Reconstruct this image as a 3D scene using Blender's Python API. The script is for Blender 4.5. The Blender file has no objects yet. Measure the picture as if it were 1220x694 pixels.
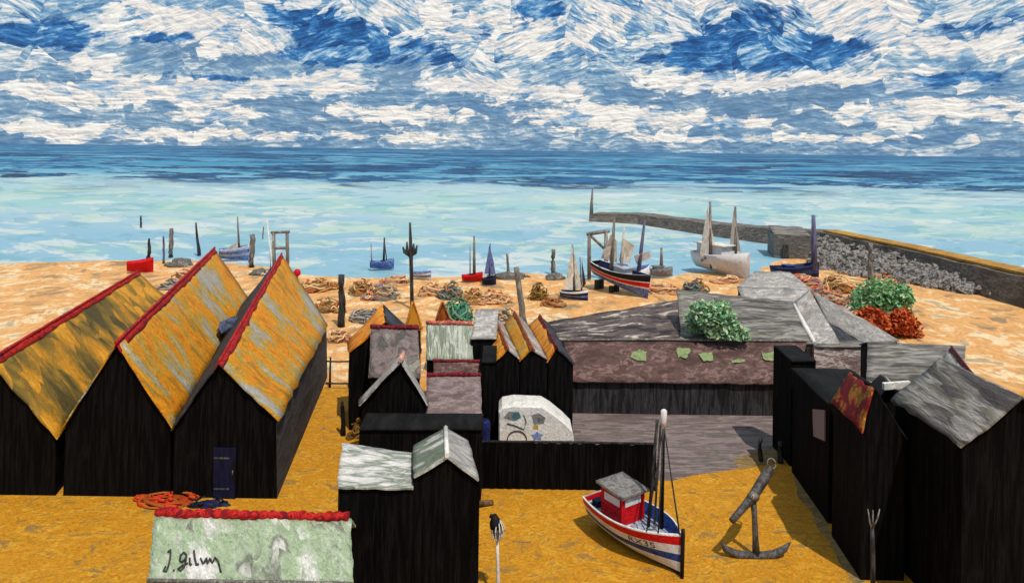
import bpy, math, random
from mathutils import Vector, noise as mnoise

random.seed(7)
H, F, CX, YH, ROLL = 16.0, 850.0, 610.0, 179.0, math.radians(0.8)
V = Vector
sc = bpy.context.scene
COL = sc.collection

# ------------------------------------------------------------------ placing
def unroll(px, py):
    dx, dy = px - CX, py - YH
    c, s = math.cos(ROLL), math.sin(ROLL)
    return dx * c + dy * s, dy * c - dx * s

def W(px, py, Y):
    """World point seen in direction (px, py) at depth Y."""
    dx, dy = unroll(px, py)
    return V((dx * Y / F, Y, H - dy * Y / F))

def G(px, py, h=0.0):
    """World point at height h seen in direction (px, py)."""
    dx, dy = unroll(px, py)
    Y = F * (H - h) / dy
    return V((dx * Y / F, Y, h))

def base(p):
    return V((p.x, p.y, 0.0))

# ------------------------------------------------------------------ materials
GAIN = 0.82
def lin(c, g=None):
    g = GAIN if g is None else g
    out = []
    for k in c:
        k = k / 255.0
        k = k / 12.92 if k <= 0.04045 else ((k + 0.055) / 1.055) ** 2.4
        out.append(min(k * g, 0.9))
    return (*out, 1.0)

class NT:
    def __init__(self, tree):
        self.t = tree
        self.t.nodes.clear()
    def n(self, typ, **kw):
        nd = self.t.nodes.new(typ)
        for k, v in kw.items():
            setattr(nd, k, v)
        return nd
    def put(self, sock, val):
        if isinstance(val, bpy.types.NodeSocket):
            self.t.links.new(val, sock)
        else:
            sock.default_value = val
    def m(self, op, a, b=0.0, c=0.0, clamp=False):
        nd = self.n('ShaderNodeMath', operation=op, use_clamp=clamp)
        self.put(nd.inputs[0], a); self.put(nd.inputs[1], b); self.put(nd.inputs[2], c)
        return nd.outputs[0]
    def vm(self, op, a, b=(0, 0, 0), c=(0, 0, 0)):
        nd = self.n('ShaderNodeVectorMath', operation=op)
        self.put(nd.inputs[0], a); self.put(nd.inputs[1], b); self.put(nd.inputs[2], c)
        return nd.outputs['Value'] if op in ('DOT_PRODUCT', 'LENGTH') else nd.outputs['Vector']
    def noise(self, vec, scale, detail=4.0, rough=0.6, dist=0.0, color=False):
        nd = self.n('ShaderNodeTexNoise')
        self.put(nd.inputs['Vector'], vec)
        nd.inputs['Scale'].default_value = scale
        nd.inputs['Detail'].default_value = detail
        nd.inputs['Roughness'].default_value = rough
        nd.inputs['Distortion'].default_value = dist
        return nd.outputs['Color'] if color else nd.outputs[0]
    def dabs(self, vec, scale, warp=0.25, wscale=1.5):
        """Separate knife strokes: one random value per stroke."""
        wv = self.vm('MULTIPLY', self.vm('SUBTRACT', self.noise(vec, wscale, 2.0, 0.5, 0.0, color=True), (0.5, 0.5, 0.5)), (warp,) * 3)
        nd = self.n('ShaderNodeTexVoronoi')
        nd.inputs['Scale'].default_value = scale
        self.put(nd.inputs['Vector'], self.vm('ADD', vec, wv))
        sp_ = self.n('ShaderNodeSeparateColor'); self.put(sp_.inputs[0], nd.outputs['Color'])
        return sp_.outputs[0]
    def ramp(self, fac, stops, interp='LINEAR'):
        nd = self.n('ShaderNodeValToRGB')
        cr = nd.color_ramp
        cr.interpolation = interp
        while len(cr.elements) < len(stops):
            cr.elements.new(0.5)
        for e, (p, c) in zip(cr.elements, stops):
            e.position = p; e.color = c
        self.put(nd.inputs[0], fac)
        return nd.outputs[0]
    def mix(self, fac, a, b, mode='MIX'):
        nd = self.n('ShaderNodeMix', data_type='RGBA', blend_type=mode)
        self.put(nd.inputs[0], fac); self.put(nd.inputs[6], a); self.put(nd.inputs[7], b)
        return nd.outputs[2]
    def step(self, x, lo, hi):
        nd = self.n('ShaderNodeMapRange', interpolation_type='SMOOTHSTEP')
        self.put(nd.inputs[0], x)
        nd.inputs[1].default_value = lo; nd.inputs[2].default_value = hi
        return nd.outputs[0]
    def mapping(self, vec, scale=(1, 1, 1), rot=(0, 0, 0), loc=(0, 0, 0)):
        if any(rot):            # turn first, stretch after: strokes then run along the turned axis
            r = self.n('ShaderNodeMapping')
            self.put(r.inputs['Vector'], vec); r.inputs['Rotation'].default_value = rot
            vec, rot = r.outputs[0], (0, 0, 0)
        nd = self.n('ShaderNodeMapping')
        self.put(nd.inputs['Vector'], vec)
        nd.inputs['Scale'].default_value = scale
        nd.inputs['Rotation'].default_value = rot
        nd.inputs['Location'].default_value = loc
        return nd.outputs[0]

def stops_of(cols, lo=0.3, hi=0.7, g=None):
    n = len(cols)
    out = []
    for i, c in enumerate(cols):
        p = lo + (hi - lo) * (i / max(1, n - 1))
        out.append((p, lin(c, g)))
    return out

MATS = {}
def pm(name, cols, sc_=(1, 1, 1), coord='Object', rough=0.62, bump=0.55, bdist=0.03, bsc=4.0,
       spec=0.16, warp=0.8, rot=(0, 0, 0), island=False, lo=0.38, hi=0.62, fleck=0.24):
    """Thick paint: strokes of a few colours laid along one direction, with real relief."""
    m = bpy.data.materials.new(name); m.use_nodes = True
    t = NT(m.node_tree)
    out = t.n('ShaderNodeOutputMaterial'); b = t.n('ShaderNodeBsdfPrincipled')
    t.t.links.new(b.outputs[0], out.inputs[0])
    tc = t.n('ShaderNodeTexCoord')
    vec = t.mapping(tc.outputs[coord], sc_, rot)
    if island:
        geo = t.n('ShaderNodeNewGeometry')
        fac = geo.outputs['Random Per Island']
        col = t.ramp(fac, stops_of(cols, 0.0, 1.0))
    else:
        dab1 = t.dabs(vec, bsc * 0.8, 0.5)
        fac = t.m('MULTIPLY_ADD', t.m('SUBTRACT', dab1, 0.5), 0.15, t.noise(vec, 1.0, 3.5, 0.58, warp * .5))
        col = t.ramp(fac, stops_of(cols, lo, hi))
        fine = t.noise(vec, bsc * 1.7, 3.0, 0.65, 1.2)
        dark = t.ramp(fine, [(0.3, (1 - fleck, 1 - fleck, 1 - fleck, 1)), (0.7, (1 + fleck * 0.6,) * 3 + (1,))])
        col = t.mix(1.0, col, dark, 'MULTIPLY')
        dab = t.noise(vec, bsc * 3.4, 2.0, 0.5, 2.0)
        dabc = t.ramp(dab, [(0.33, (1 - fleck * 1.2,) * 3 + (1,)), (0.42, (1, 1, 1, 1)), (0.60, (1, 1, 1, 1)), (0.68, (1 + fleck * 1.3,) * 3 + (1,))])
        col = t.mix(1.0, col, dabc, 'MULTIPLY')
    t.put(b.inputs['Base Color'], col)
    b.inputs['Roughness'].default_value = rough
    b.inputs['Specular IOR Level'].default_value = spec
    if bump:
        h1 = t.noise(vec, bsc, 4.0, 0.65, 1.6)
        h2 = t.noise(vec, bsc * 4.5, 2.0, 0.6, 0.8)
        hh = t.m('MULTIPLY_ADD', h2, 0.35, h1)
        if not island: hh = t.m('MULTIPLY_ADD', dab1, 0.30, hh)
        bp = t.n('ShaderNodeBump')
        bp.inputs['Strength'].default_value = bump
        bp.inputs['Distance'].default_value = bdist * 2.2
        t.put(bp.inputs['Height'], hh)
        t.put(b.inputs['Normal'], bp.outputs[0])
    MATS[name] = m
    return m

# walls of tarred boards
BLACK = pm('tarred_boards', [(8, 7, 7), (13, 12, 12), (24, 22, 22), (10, 9, 9)], (3.2, 3.2, 0.22), bump=0.6, bdist=0.05, bsc=2.0, rough=0.8, spec=0.05, fleck=0.4)
BLACK2 = pm('tarred_boards_worn', [(30, 28, 28), (52, 50, 52), (70, 67, 70), (38, 36, 37)], (2.6, 2.6, 0.3), bump=0.7, bdist=0.06, bsc=2.4, rough=0.75, spec=0.2, fleck=0.4)
GREYBLK = pm('sunlit_side_boards', [(60, 60, 64), (72, 72, 76), (84, 84, 88), (64, 64, 68)], (1.6, 0.2, 1.4), bump=0.6, bdist=0.04, bsc=3, rough=0.85, spec=0.08, fleck=0.18)  # same tarred boards, with the sunlit side's paler tone put into the colour
BLUEDOOR = pm('navy_door_paint', [(14, 16, 40), (22, 26, 66), (12, 12, 24)], (3, 3, .4), bump=0.5, rough=0.6)
# roofs (UV: u along the ridge, v down the slope)
ORANGE = pm('lichen_orange_roof', [(178, 170, 164), (170, 163, 154), (178, 160, 116), (186, 152, 66), (206, 150, 44), (222, 146, 28), (232, 142, 24), (200, 132, 34), (168, 132, 48)],
            (0.55, 0.16, 1), 'UV', bump=0.9, bdist=0.05, bsc=5.0, rot=(0, 0, 0.30), lo=0.30, hi=0.66, fleck=0.28, warp=.3)
ORANGE2 = pm('bright_orange_roof', [(214, 120, 28), (232, 150, 38), (240, 166, 60), (206, 112, 30)], (1.4, 0.5, 1), 'UV', bump=0.7, bdist=0.04, bsc=4)
OLIVE = pm('olive_orange_roof', [(84, 74, 40), (112, 94, 42), (150, 116, 42), (190, 134, 36), (214, 152, 44)], (0.3, 0.14, 1), 'UV', bump=0.7, bdist=0.05, bsc=5)
DARKROOF = pm('slate_and_shade_roof', [(36, 36, 38), (54, 54, 58), (74, 76, 86), (44, 44, 46)], (1.0, 0.5, 1), 'UV', bump=0.7, bdist=0.05, bsc=4)  # slate, and the painted shade on one tall hut's left slope
BLACKROOF = pm('tarred_roof', [(10, 9, 9), (20, 18, 18), (30, 28, 28)], (1.6, 0.5, 1), 'UV', bump=0.6, bdist=0.04, bsc=4, rough=.8, spec=.15)
RED = pm('red_ridge_tiles', [(140, 16, 24), (190, 26, 26), (214, 44, 34), (120, 14, 28)], (3, 3, 3), bump=0.7, bdist=0.03, bsc=2.5)
DRED = pm('dark_red_ridge_tiles', [(88, 14, 26), (120, 22, 36), (150, 44, 52), (70, 10, 20)], (3, 3, 3), bump=0.7, bdist=0.03, bsc=2.5)
PINK = pm('pink_ridge_tiles', [(196, 86, 76), (222, 130, 104), (150, 30, 44), (214, 150, 130)], (3, 3, 3), bump=0.7, bdist=0.03, bsc=2.5)
PALEGREEN = pm('pale_green_roof', [(226, 220, 214), (196, 200, 182), (168, 184, 150), (160, 176, 142), (176, 188, 160), (120, 124, 108), (214, 212, 200)],
               (0.5, 0.26, 1), 'UV', bump=1.0, bdist=0.05, bsc=5, rot=(0, 0, 0.3), lo=0.34, hi=0.66, fleck=0.25, warp=.6)
STREAKGREEN = pm('streaked_green_roof', [(206, 208, 196), (176, 186, 164), (150, 160, 136), (214, 214, 204), (140, 148, 130)], (2.6, 0.3, 1), 'UV', bump=0.9, bdist=0.05, bsc=3)
WHITEGREEN = pm('white_green_roof', [(232, 226, 220), (208, 204, 198), (128, 140, 120), (200, 198, 192), (236, 230, 226)], (0.35, 1.3, 1), 'UV', bump=0.8, bdist=0.05, bsc=4)
GREENGREY = pm('green_grey_roof', [(112, 124, 104), (134, 142, 124), (100, 112, 94), (172, 172, 162), (208, 204, 198)], (1.2, 0.4, 1), 'UV', bump=0.8, bdist=0.05, bsc=4)
GREYWHITE = pm('grey_white_roof', [(160, 156, 150), (216, 210, 204), (136, 132, 128), (192, 188, 182)], (2.6, 0.4, 1), 'UV', bump=0.8, bdist=0.05, bsc=3)
MAUVE = pm('mauve_roof', [(112, 94, 94), (136, 116, 116), (156, 138, 136), (124, 106, 104)], (0.5, 1.3, 1), 'UV', bump=0.8, bdist=0.05, bsc=4)
MAUVEGREY = pm('mauve_grey_roof', [(92, 90, 84), (128, 112, 110), (140, 122, 122), (104, 104, 94), (150, 146, 136)], (0.6, 0.5, 1), 'UV', bump=0.9, bdist=0.05, bsc=4, warp=2)
BROWN = pm('brown_mauve_roof', [(84, 62, 58), (108, 82, 78), (96, 70, 66), (138, 110, 106), (92, 66, 62)], (0.5, 0.8, 1), 'UV', bump=0.8, bdist=0.05, bsc=4)
BROWNGREY = pm('weathered_brown_grey_roof', [(58, 52, 52), (84, 68, 64), (106, 94, 90), (98, 80, 76), (126, 114, 110), (104, 86, 82), (150, 138, 130), (214, 200, 184)], (0.28, 0.55, 1), 'UV', bump=1.0, bdist=0.07, bsc=4, warp=2.2)
GREY = pm('weathered_grey_roof', [(84, 78, 76), (136, 130, 124), (100, 96, 92), (164, 158, 152), (122, 118, 102), (92, 86, 84)], (0.14, 0.7, 1), 'UV', bump=0.9, bdist=0.06, bsc=4)
LGREY = pm('light_grey_roof', [(150, 143, 138), (180, 173, 168), (158, 151, 147), (214, 207, 200), (168, 161, 157)], (0.5, 0.5, 1), 'UV', bump=0.9, bdist=0.06, bsc=4, warp=1.6)
REDGOLD = pm('red_gold_roof', [(120, 22, 30), (150, 30, 36), (110, 24, 28), (170, 60, 40), (204, 130, 40), (130, 100, 40)], (0.9, 0.9, 1), 'UV', bump=1.0, bdist=0.05, bsc=5)
WHITE = pm('white_paint', [(244, 238, 230), (238, 232, 226), (250, 246, 240), (224, 220, 214)], (1.2, 1.2, 1.2), bump=0.8, bdist=0.03, bsc=4)
GREYWASH = pm('grey_wash_boards', [(96, 94, 92), (124, 120, 116), (84, 82, 82), (140, 136, 130)], (0.4, 0.4, 1.6), bump=0.8, bdist=0.05, bsc=3)
MAUVEWALL = pm('mauve_white_wall', [(146, 120, 118), (170, 148, 146), (226, 216, 210), (152, 128, 126)], (0.7, 0.7, 1.8), bump=0.9, bdist=0.05, bsc=3)
MOSS = pm('pale_moss', [(150, 168, 116), (166, 184, 130), (136, 150, 104)], (2, 2, 2), bump=0.9, bdist=0.05)
BLUETARP = pm('blue_grey_tarpaulin', [(70, 78, 104), (100, 112, 146), (60, 62, 72)], (2, 2, 2), bump=0.9, bdist=0.05, bsc=3)
# boats and beach things
BRED = pm('boat_red', [(206, 16, 26), (226, 26, 32), (190, 12, 24)], (3, 3, 3), bump=0.5, bdist=0.015, bsc=3, rough=.5)
BWHITE = pm('boat_white', [(226, 224, 224), (236, 232, 230), (206, 208, 214)], (3, 3, 3), bump=0.5, bdist=0.015, bsc=3, rough=.5)
BBLUE = pm('boat_blue', [(36, 60, 128), (50, 84, 156), (30, 46, 104)], (3, 3, 3), bump=0.5, bdist=0.015, bsc=3, rough=.5)
BNAVY = pm('boat_navy', [(18, 24, 52), (30, 40, 84), (14, 16, 32)], (3, 3, 3), bump=0.5, bdist=0.015, bsc=3, rough=.5)
BMID = pm('boat_mid_blue', [(70, 92, 160), (98, 122, 184), (140, 158, 206), (56, 72, 136)], (2, 2, 3), bump=0.6, bdist=0.02, bsc=3, rough=.5)
BBLACK = pm('boat_black', [(16, 16, 20), (30, 30, 34), (12, 12, 14)], (4, 4, 4), bump=0.5, bdist=0.015, bsc=3, rough=.55)
BDECK = pm('pale_blue_deck', [(150, 160, 182), (178, 184, 200), (132, 142, 164), (196, 200, 210)], (2, 2, 2), bump=0.6, bdist=0.015, bsc=3)
BGREY = pm('boat_grey', [(120, 124, 130), (150, 152, 154), (102, 106, 112)], (2, 2, 2), bump=0.6, bdist=0.02, bsc=3)
CABROOF = pm('cabin_roof_grey', [(120, 116, 112), (146, 140, 136), (104, 100, 98)], (2.5, 2.5, 2.5), bump=0.7, bdist=0.02, bsc=3)
CREAM = pm('cream_sailcloth', [(240, 232, 218), (246, 242, 234), (226, 218, 204), (206, 196, 182)], (1.2, 1.2, .5), bump=0.7, bdist=0.03, bsc=3)
PALESAIL = pm('grey_sailcloth', [(186, 184, 180), (214, 210, 204), (160, 158, 156)], (1.2, 1.2, .5), bump=0.7, bdist=0.03, bsc=3)
BLUESAIL = pm('blue_sailcloth', [(92, 108, 168), (120, 134, 190), (66, 80, 140)], (1.2, 1.2, .5), bump=0.7, bdist=0.03, bsc=3)
IRON = pm('rusty_iron', [(46, 44, 44), (74, 70, 68), (100, 94, 90), (58, 54, 52)], (4, 4, 2), bump=0.8, bdist=0.02, bsc=2, rough=.55, spec=.45)
DARKWOOD = pm('dark_wet_timber', [(34, 32, 32), (58, 56, 56), (80, 78, 78), (44, 42, 42)], (5, 5, .8), bump=0.8, bdist=0.02, bsc=2)
GREYWOOD = pm('grey_timber', [(112, 106, 100), (142, 136, 130), (90, 86, 82), (164, 156, 148)], (4, 4, .7), bump=0.8, bdist=0.02, bsc=2)
PURPLEWOOD = pm('purple_grey_timber', [(96, 94, 122), (120, 116, 150), (80, 78, 104)], (4, 4, .7), bump=0.8, bdist=0.02, bsc=2)
BROWNWOOD = pm('brown_timber', [(104, 78, 48), (140, 106, 64), (86, 64, 42)], (4, 4, .7), bump=0.8, bdist=0.02, bsc=2)
RUST = pm('rust_orange_timber', [(150, 74, 30), (190, 98, 40), (120, 60, 30)], (3, 3, .7), bump=0.8, bdist=0.02, bsc=2)
ROPEWHITE = pm('white_rope', [(230, 226, 218), (206, 200, 190)], (4, 4, 4), bump=0.6, bdist=0.01)
N_TAN = pm('tan_nets', [(206, 146, 84), (176, 122, 60), (224, 176, 112), (140, 104, 60), (198, 104, 54)], (1.8, 1.8, 1.8), bump=1.0, bdist=0.1, bsc=3, warp=2)
N_MIX = pm('orange_teal_nets', [(206, 150, 92), (214, 110, 48), (104, 138, 140), (196, 168, 128), (70, 104, 128), (190, 146, 92)], (1.7, 1.7, 1.7), bump=1.0, bdist=0.1, bsc=3, warp=2)
N_GREEN = pm('green_nets', [(70, 140, 110), (96, 164, 124), (60, 116, 110), (110, 150, 140), (54, 104, 84)], (1.6, 1.6, 1.6), bump=1.0, bdist=0.1, bsc=3, warp=2)
N_TEAL = pm('teal_grey_nets', [(96, 124, 130), (130, 146, 140), (90, 110, 84), (160, 130, 80), (76, 92, 96)], (1.8, 1.8, 1.8), bump=1.0, bdist=0.1, bsc=3, warp=2)
N_FLOWER = pm('orange_blue_nets', [(226, 120, 48), (212, 90, 60), (100, 132, 156), (220, 170, 110), (150, 160, 160), (232, 138, 70)], (1.5, 1.5, 1.5), bump=1.0, bdist=0.1, bsc=3, warp=2)
N_BROWN = pm('brown_gold_pots', [(60, 46, 26), (150, 104, 34), (96, 70, 34), (184, 136, 56), (40, 32, 24)], (3, 3, 3), bump=1.0, bdist=0.06, bsc=2.5, warp=2)
N_ORANGE = pm('orange_red_cloth', [(190, 76, 24), (206, 50, 30), (176, 92, 24), (150, 60, 24), (200, 110, 40)], (1.0, 1.5, 2.4), bump=0.9, bdist=0.06, bsc=3)
N_GREY = pm('grey_stone', [(110, 108, 104), (140, 136, 130), (90, 88, 86), (160, 154, 146)], (1.3, 1.3, 1.3), bump=1.0, bdist=0.1, bsc=3)
ROCK = pm('rubble_rock', [(100, 95, 92), (156, 148, 142), (196, 188, 182), (124, 118, 114), (84, 80, 78)], (1.2, 1.2, 1.2), bump=1.0, bdist=0.12, bsc=3)
PIER = pm('pier_stone', [(100, 92, 86), (136, 126, 118), (84, 78, 74), (150, 142, 134), (112, 104, 96)], (0.12, 0.3, 1.0), bump=1.0, bdist=0.15, bsc=4)
TRACK = pm('golden_track', [(176, 126, 48), (200, 150, 64), (160, 116, 48)], (.2, .2, .2), bump=0.9, bdist=0.1)
LEAF_G = pm('bush_leaves', [(92, 160, 100), (128, 184, 124), (160, 200, 150), (70, 160, 108), (182, 198, 152), (132, 176, 114)], island=True, bump=0)
LEAF_P = pm('pale_roof_bush_leaves', [(158, 186, 136), (178, 202, 156), (80, 164, 116), (192, 206, 170), (130, 182, 130), (164, 190, 142)], island=True, bump=0)
LEAF_R = pm('russet_bush_leaves', [(186, 74, 34), (214, 96, 46), (164, 60, 32), (224, 126, 66)], island=True, bump=0)
STRAND = {
    'tan_nets': pm('tan_strands', [(206, 140, 74), (232, 190, 128), (150, 108, 62), (214, 110, 60), (120, 92, 56), (240, 206, 150)], island=True, bump=0),
    'orange_teal_nets': pm('orange_teal_strands', [(226, 170, 110), (222, 104, 40), (84, 130, 140), (206, 178, 130), (60, 104, 160), (236, 200, 150), (110, 96, 70)], island=True, bump=0),
    'green_nets': pm('green_strands', [(50, 130, 96), (104, 176, 130), (60, 116, 110), (130, 164, 130), (30, 96, 70)], island=True, bump=0),
    'teal_grey_nets': pm('teal_grey_strands', [(96, 130, 140), (150, 164, 156), (80, 100, 70), (196, 120, 60), (60, 84, 96), (170, 150, 100)], island=True, bump=0),
    'orange_blue_nets': pm('orange_blue_strands', [(236, 120, 50), (220, 84, 60), (90, 130, 166), (232, 180, 120), (170, 180, 180), (240, 150, 80), (70, 110, 130)], island=True, bump=0),
    'brown_gold_pots': pm('brown_gold_strands', [(40, 30, 20), (170, 120, 40), (96, 70, 34), (206, 156, 70), (24, 20, 16)], island=True, bump=0),
    'orange_red_cloth': pm('orange_red_strands', [(196, 76, 24), (206, 40, 34), (176, 100, 30), (150, 50, 24)], island=True, bump=0),
}
TWIG = pm('twig_bark', [(70, 56, 40), (90, 74, 54)], (3, 3, 3))
GLASSY = pm('smoky_window', [(120, 122, 124), (150, 148, 146), (96, 98, 102)], (3, 3, 3), rough=.3, bump=.3)
TEAL = pm('teal_window', [(60, 110, 124), (96, 140, 150), (40, 76, 96)], (5, 5, 5), rough=.3, bump=.3)
STARBLUE = pm('pale_blue_emblem', [(110, 140, 200), (140, 166, 214)], (5, 5, 5), bump=.4)
AMBER = pm('amber_lamp', [(190, 156, 60), (206, 176, 90)], (5, 5, 5), bump=.3)
TYRE = pm('grey_tyre', [(70, 68, 66), (110, 106, 102), (50, 48, 48)], (4, 4, 4), bump=.6, bdist=.02)
INK = pm('dark_grey_ink', [(40, 40, 44), (76, 76, 76), (54, 54, 56)], (6, 6, 6), bump=.3, bdist=.01)
SALMON = pm('salmon_paint', [(216, 150, 128), (230, 180, 160)], (4, 4, 4), bump=.5, bdist=.02)
BLUETANK = pm('navy_tank_plastic', [(24, 30, 78), (38, 48, 112), (18, 20, 50)], (3, 3, .8), bump=.6, bdist=.03)

# ------------------------------------------------------------------ mesh builder
ORG = {}
class MB:
    def __init__(self):
        self.v, self.f, self.mi, self.uv, self.sm = [], [], [], [], []
    def add(self, p):
        self.v.append(V(p)); return len(self.v) - 1
    def face(self, idx, mi=0, uv=None, smooth=False):
        self.f.append(tuple(idx)); self.mi.append(mi); self.uv.append(uv); self.sm.append(smooth)
    def poly(self, pts, mi=0):
        self.face([self.add(p) for p in pts], mi)
    def solid(self, bot, top, mi=0):
        """Closed prism between two matching rings."""
        n = len(bot)
        a = [self.add(p) for p in bot]; b = [self.add(p) for p in top]
        self.face(a[::-1], mi); self.face(b, mi)
        for i in range(n):
            j = (i + 1) % n
            self.face((a[i], a[j], b[j], b[i]), mi)
    def box(self, c, s, rz=0.0, mi=0, ax=None):
        c = V(c); hx, hy, hz = s[0] / 2, s[1] / 2, s[2] / 2
        if ax is None:
            ex, ey, ez = V((math.cos(rz), math.sin(rz), 0)), V((-math.sin(rz), math.cos(rz), 0)), V((0, 0, 1))
        else:
            ex, ey, ez = ax
        bot = [c + ex * a * hx + ey * b * hy - ez * hz for a, b in ((-1, -1), (1, -1), (1, 1), (-1, 1))]
        top = [p + ez * 2 * hz for p in bot]
        self.solid(bot, top, mi)
    def tube(self, pts, radii, seg=8, mi=0, caps=True):
        pts = [V(p) for p in pts]
        if not hasattr(radii, '__len__'):
            radii = [radii] * len(pts)
        rings = []
        for i, p in enumerate(pts):
            d = (pts[min(i + 1, len(pts) - 1)] - pts[max(i - 1, 0)])
            d = d.normalized() if d.length > 1e-9 else V((0, 0, 1))
            u = d.cross(V((0, 0, 1)))
            if u.length < 0.05:
                u = d.cross(V((0, 1, 0)))
            u.normalize(); w = u.cross(d).normalized()
            rings.append([self.add(p + (u * math.cos(k * math.tau / seg) + w * math.sin(k * math.tau / seg)) * radii[i]) for k in range(seg)])
        for i in range(len(rings) - 1):
            for k in range(seg):
                j = (k + 1) % seg
                self.face((rings[i][k], rings[i][j], rings[i + 1][j], rings[i + 1][k]), mi, smooth=True)
        if caps:
            self.face(rings[0][::-1], mi); self.face(rings[-1], mi)
    def panel(self, a, b, c, d, nu=10, nv=6, th=0.06, jit=0.03, lump=0.02, mi=0, seed=0.0):
        """Thin slab a-b (ridge side) to d-c (eave side) with a hand-laid, slightly uneven surface. UV in metres."""
        a, b, c, d = V(a), V(b), V(c), V(d)
        n = (b - a).cross(d - a)
        if n.length < 1e-6: n = (c - b).cross(d - c)
        n.normalize()
        if n.z < -0.02 or (abs(n.z) <= 0.02 and n.y > 0): n = -n
        lu = max((b - a).length, (c - d).length); lv = max((d - a).length, (c - b).length)
        top, bot, uvs = {}, {}, {}
        for i in range(nu + 1):
            for j in range(nv + 1):
                u, v = i / nu, j / nv
                p = (a * (1 - u) + b * u) * (1 - v) + (d * (1 - u) + c * u) * v
                q = p * 0.9 + V((seed, seed * 1.7, 0))
                p = p + n * (mnoise.noise(q) * lump)
                if i in (0, nu): p = p + (b - a).normalized() * mnoise.noise(q * 2.3 + V((9, 0, 0))) * jit
                if j in (0, nv): p = p + (d - a).normalized() * mnoise.noise(q * 2.3 + V((0, 9, 0))) * jit
                top[i, j] = self.add(p); bot[i, j] = self.add(p - n * th)
                uvs[i, j] = (u * lu + seed, v * lv + seed)
        fl = (b - a).cross(d - a).dot(n) < 0
        for i in range(nu):
            for j in range(nv):
                k = [(i, j), (i + 1, j), (i + 1, j + 1), (i, j + 1)]
                if fl: k = k[::-1]
                self.face([top[q] for q in k], mi, [uvs[q] for q in k], True)
                self.face([bot[q] for q in k[::-1]], mi, [uvs[q] for q in k[::-1]])
        edge = [(i, 0) for i in range(nu)] + [(nu, j) for j in range(nv)] + [(i, nv) for i in range(nu, 0, -1)] + [(0, j) for j in range(nv, 0, -1)]
        for e in range(len(edge)):
            p, q = edge[e], edge[(e + 1) % len(edge)]
            k = [bot[p], bot[q], top[q], top[p]]; w = [uvs[p], uvs[q], uvs[q], uvs[p]]
            if fl: k, w = k[::-1], w[::-1]
            self.face(k, mi, w)
    def blob(self, c, r, seg=14, rings=9, amp=0.25, freq=1.5, seed=0.0, mi=0, flat=True):
        """Lumpy closed body round c with radii r; its underside is cut flat at the centre height when flat."""
        c = V(c); idx = []
        for i in range(rings + 1):
            th = math.pi * i / rings
            row = []
            for k in range(seg):
                ph = math.tau * k / seg
                d = V((math.sin(th) * math.cos(ph), math.sin(th) * math.sin(ph), math.cos(th)))
                s = 1 + amp * mnoise.noise(d * freq + V((seed, seed * 2, seed * 3))) * 1.6
                p = V((d.x * r[0], d.y * r[1], d.z * r[2])) * s
                if flat and p.z < 0: p.z *= 0.05
                row.append(self.add(c + p))
            idx.append(row)
        for i in range(rings):
            for k in range(seg):
                j = (k + 1) % seg
                self.face((idx[i][k], idx[i + 1][k], idx[i + 1][j], idx[i][j]), mi, smooth=True)
        self.face(idx[0], mi); self.face(idx[-1][::-1], mi)
    def build(self, name, mats, parent=None, org=None):
        if not isinstance(mats, (list, tuple)): mats = [mats]
        if org is None:
            org = ORG[parent] if parent is not None else V((0, 0, 0))
        me = bpy.data.meshes.new(name)
        me.from_pydata([tuple(p - org) for p in self.v], [], self.f)
        for m in mats: me.materials.append(m)
        me.polygons.foreach_set('material_index', self.mi)
        me.polygons.foreach_set('use_smooth', self.sm)
        if any(u is not None for u in self.uv):
            ul = me.uv_layers.new(name='UVMap'); k = 0
            for u, f in zip(self.uv, self.f):
                for q in range(len(f)):
                    ul.data[k].uv = u[q] if u else (0, 0)
                    k += 1
        me.update()
        o = bpy.data.objects.new(name, me); COL.objects.link(o)
        if parent is not None: o.parent = parent
        else: o.location = org
        ORG[o] = V(org)
        return o

def tag(o, label, cat, group=None):
    o['label'] = label; o['category'] = cat
    if group: o['group'] = group
    return o

def thing(name, label, cat, loc, group=None):
    o = bpy.data.objects.new(name, None); COL.objects.link(o)
    o.location = loc; o.empty_display_size = 0.3
    ORG[o] = V(loc)
    return tag(o, label, cat, group)

def structure(o, kind='structure'):
    o['kind'] = kind
    return o

# ------------------------------------------------------------------ camera, light, sky
cam_d = bpy.data.cameras.new('camera'); cam = bpy.data.objects.new('camera', cam_d); COL.objects.link(cam)
cam.location = (0, 0, H)
from mathutils import Matrix
cam.rotation_euler = (Matrix.Rotation(math.radians(90), 4, 'X') @ Matrix.Rotation(ROLL, 4, 'Z')).to_euler()
cam_d.sensor_width = 36; cam_d.lens = F / 1220 * 36
cam_d.shift_y = -(347 - YH) / 1220
cam_d.clip_start = 0.5; cam_d.clip_end = 120000
sc.camera = cam

SUN_DIR = V((0.24, -0.48, 0.95)).normalized()
sun_d = bpy.data.lights.new('sun', 'SUN'); sun = bpy.data.objects.new('sun', sun_d); COL.objects.link(sun)
sun_d.energy = 3.9; sun_d.angle = math.radians(0.6); sun_d.color = (1.0, 0.94, 0.84)
sun.rotation_euler = SUN_DIR.to_track_quat('Z', 'Y').to_euler()
sun.location = (40, -10, 60)

sc.view_settings.view_transform = 'Standard'; sc.view_settings.look = 'None'
sc.view_settings.exposure = 0.0; sc.view_settings.gamma = 1.0

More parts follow.
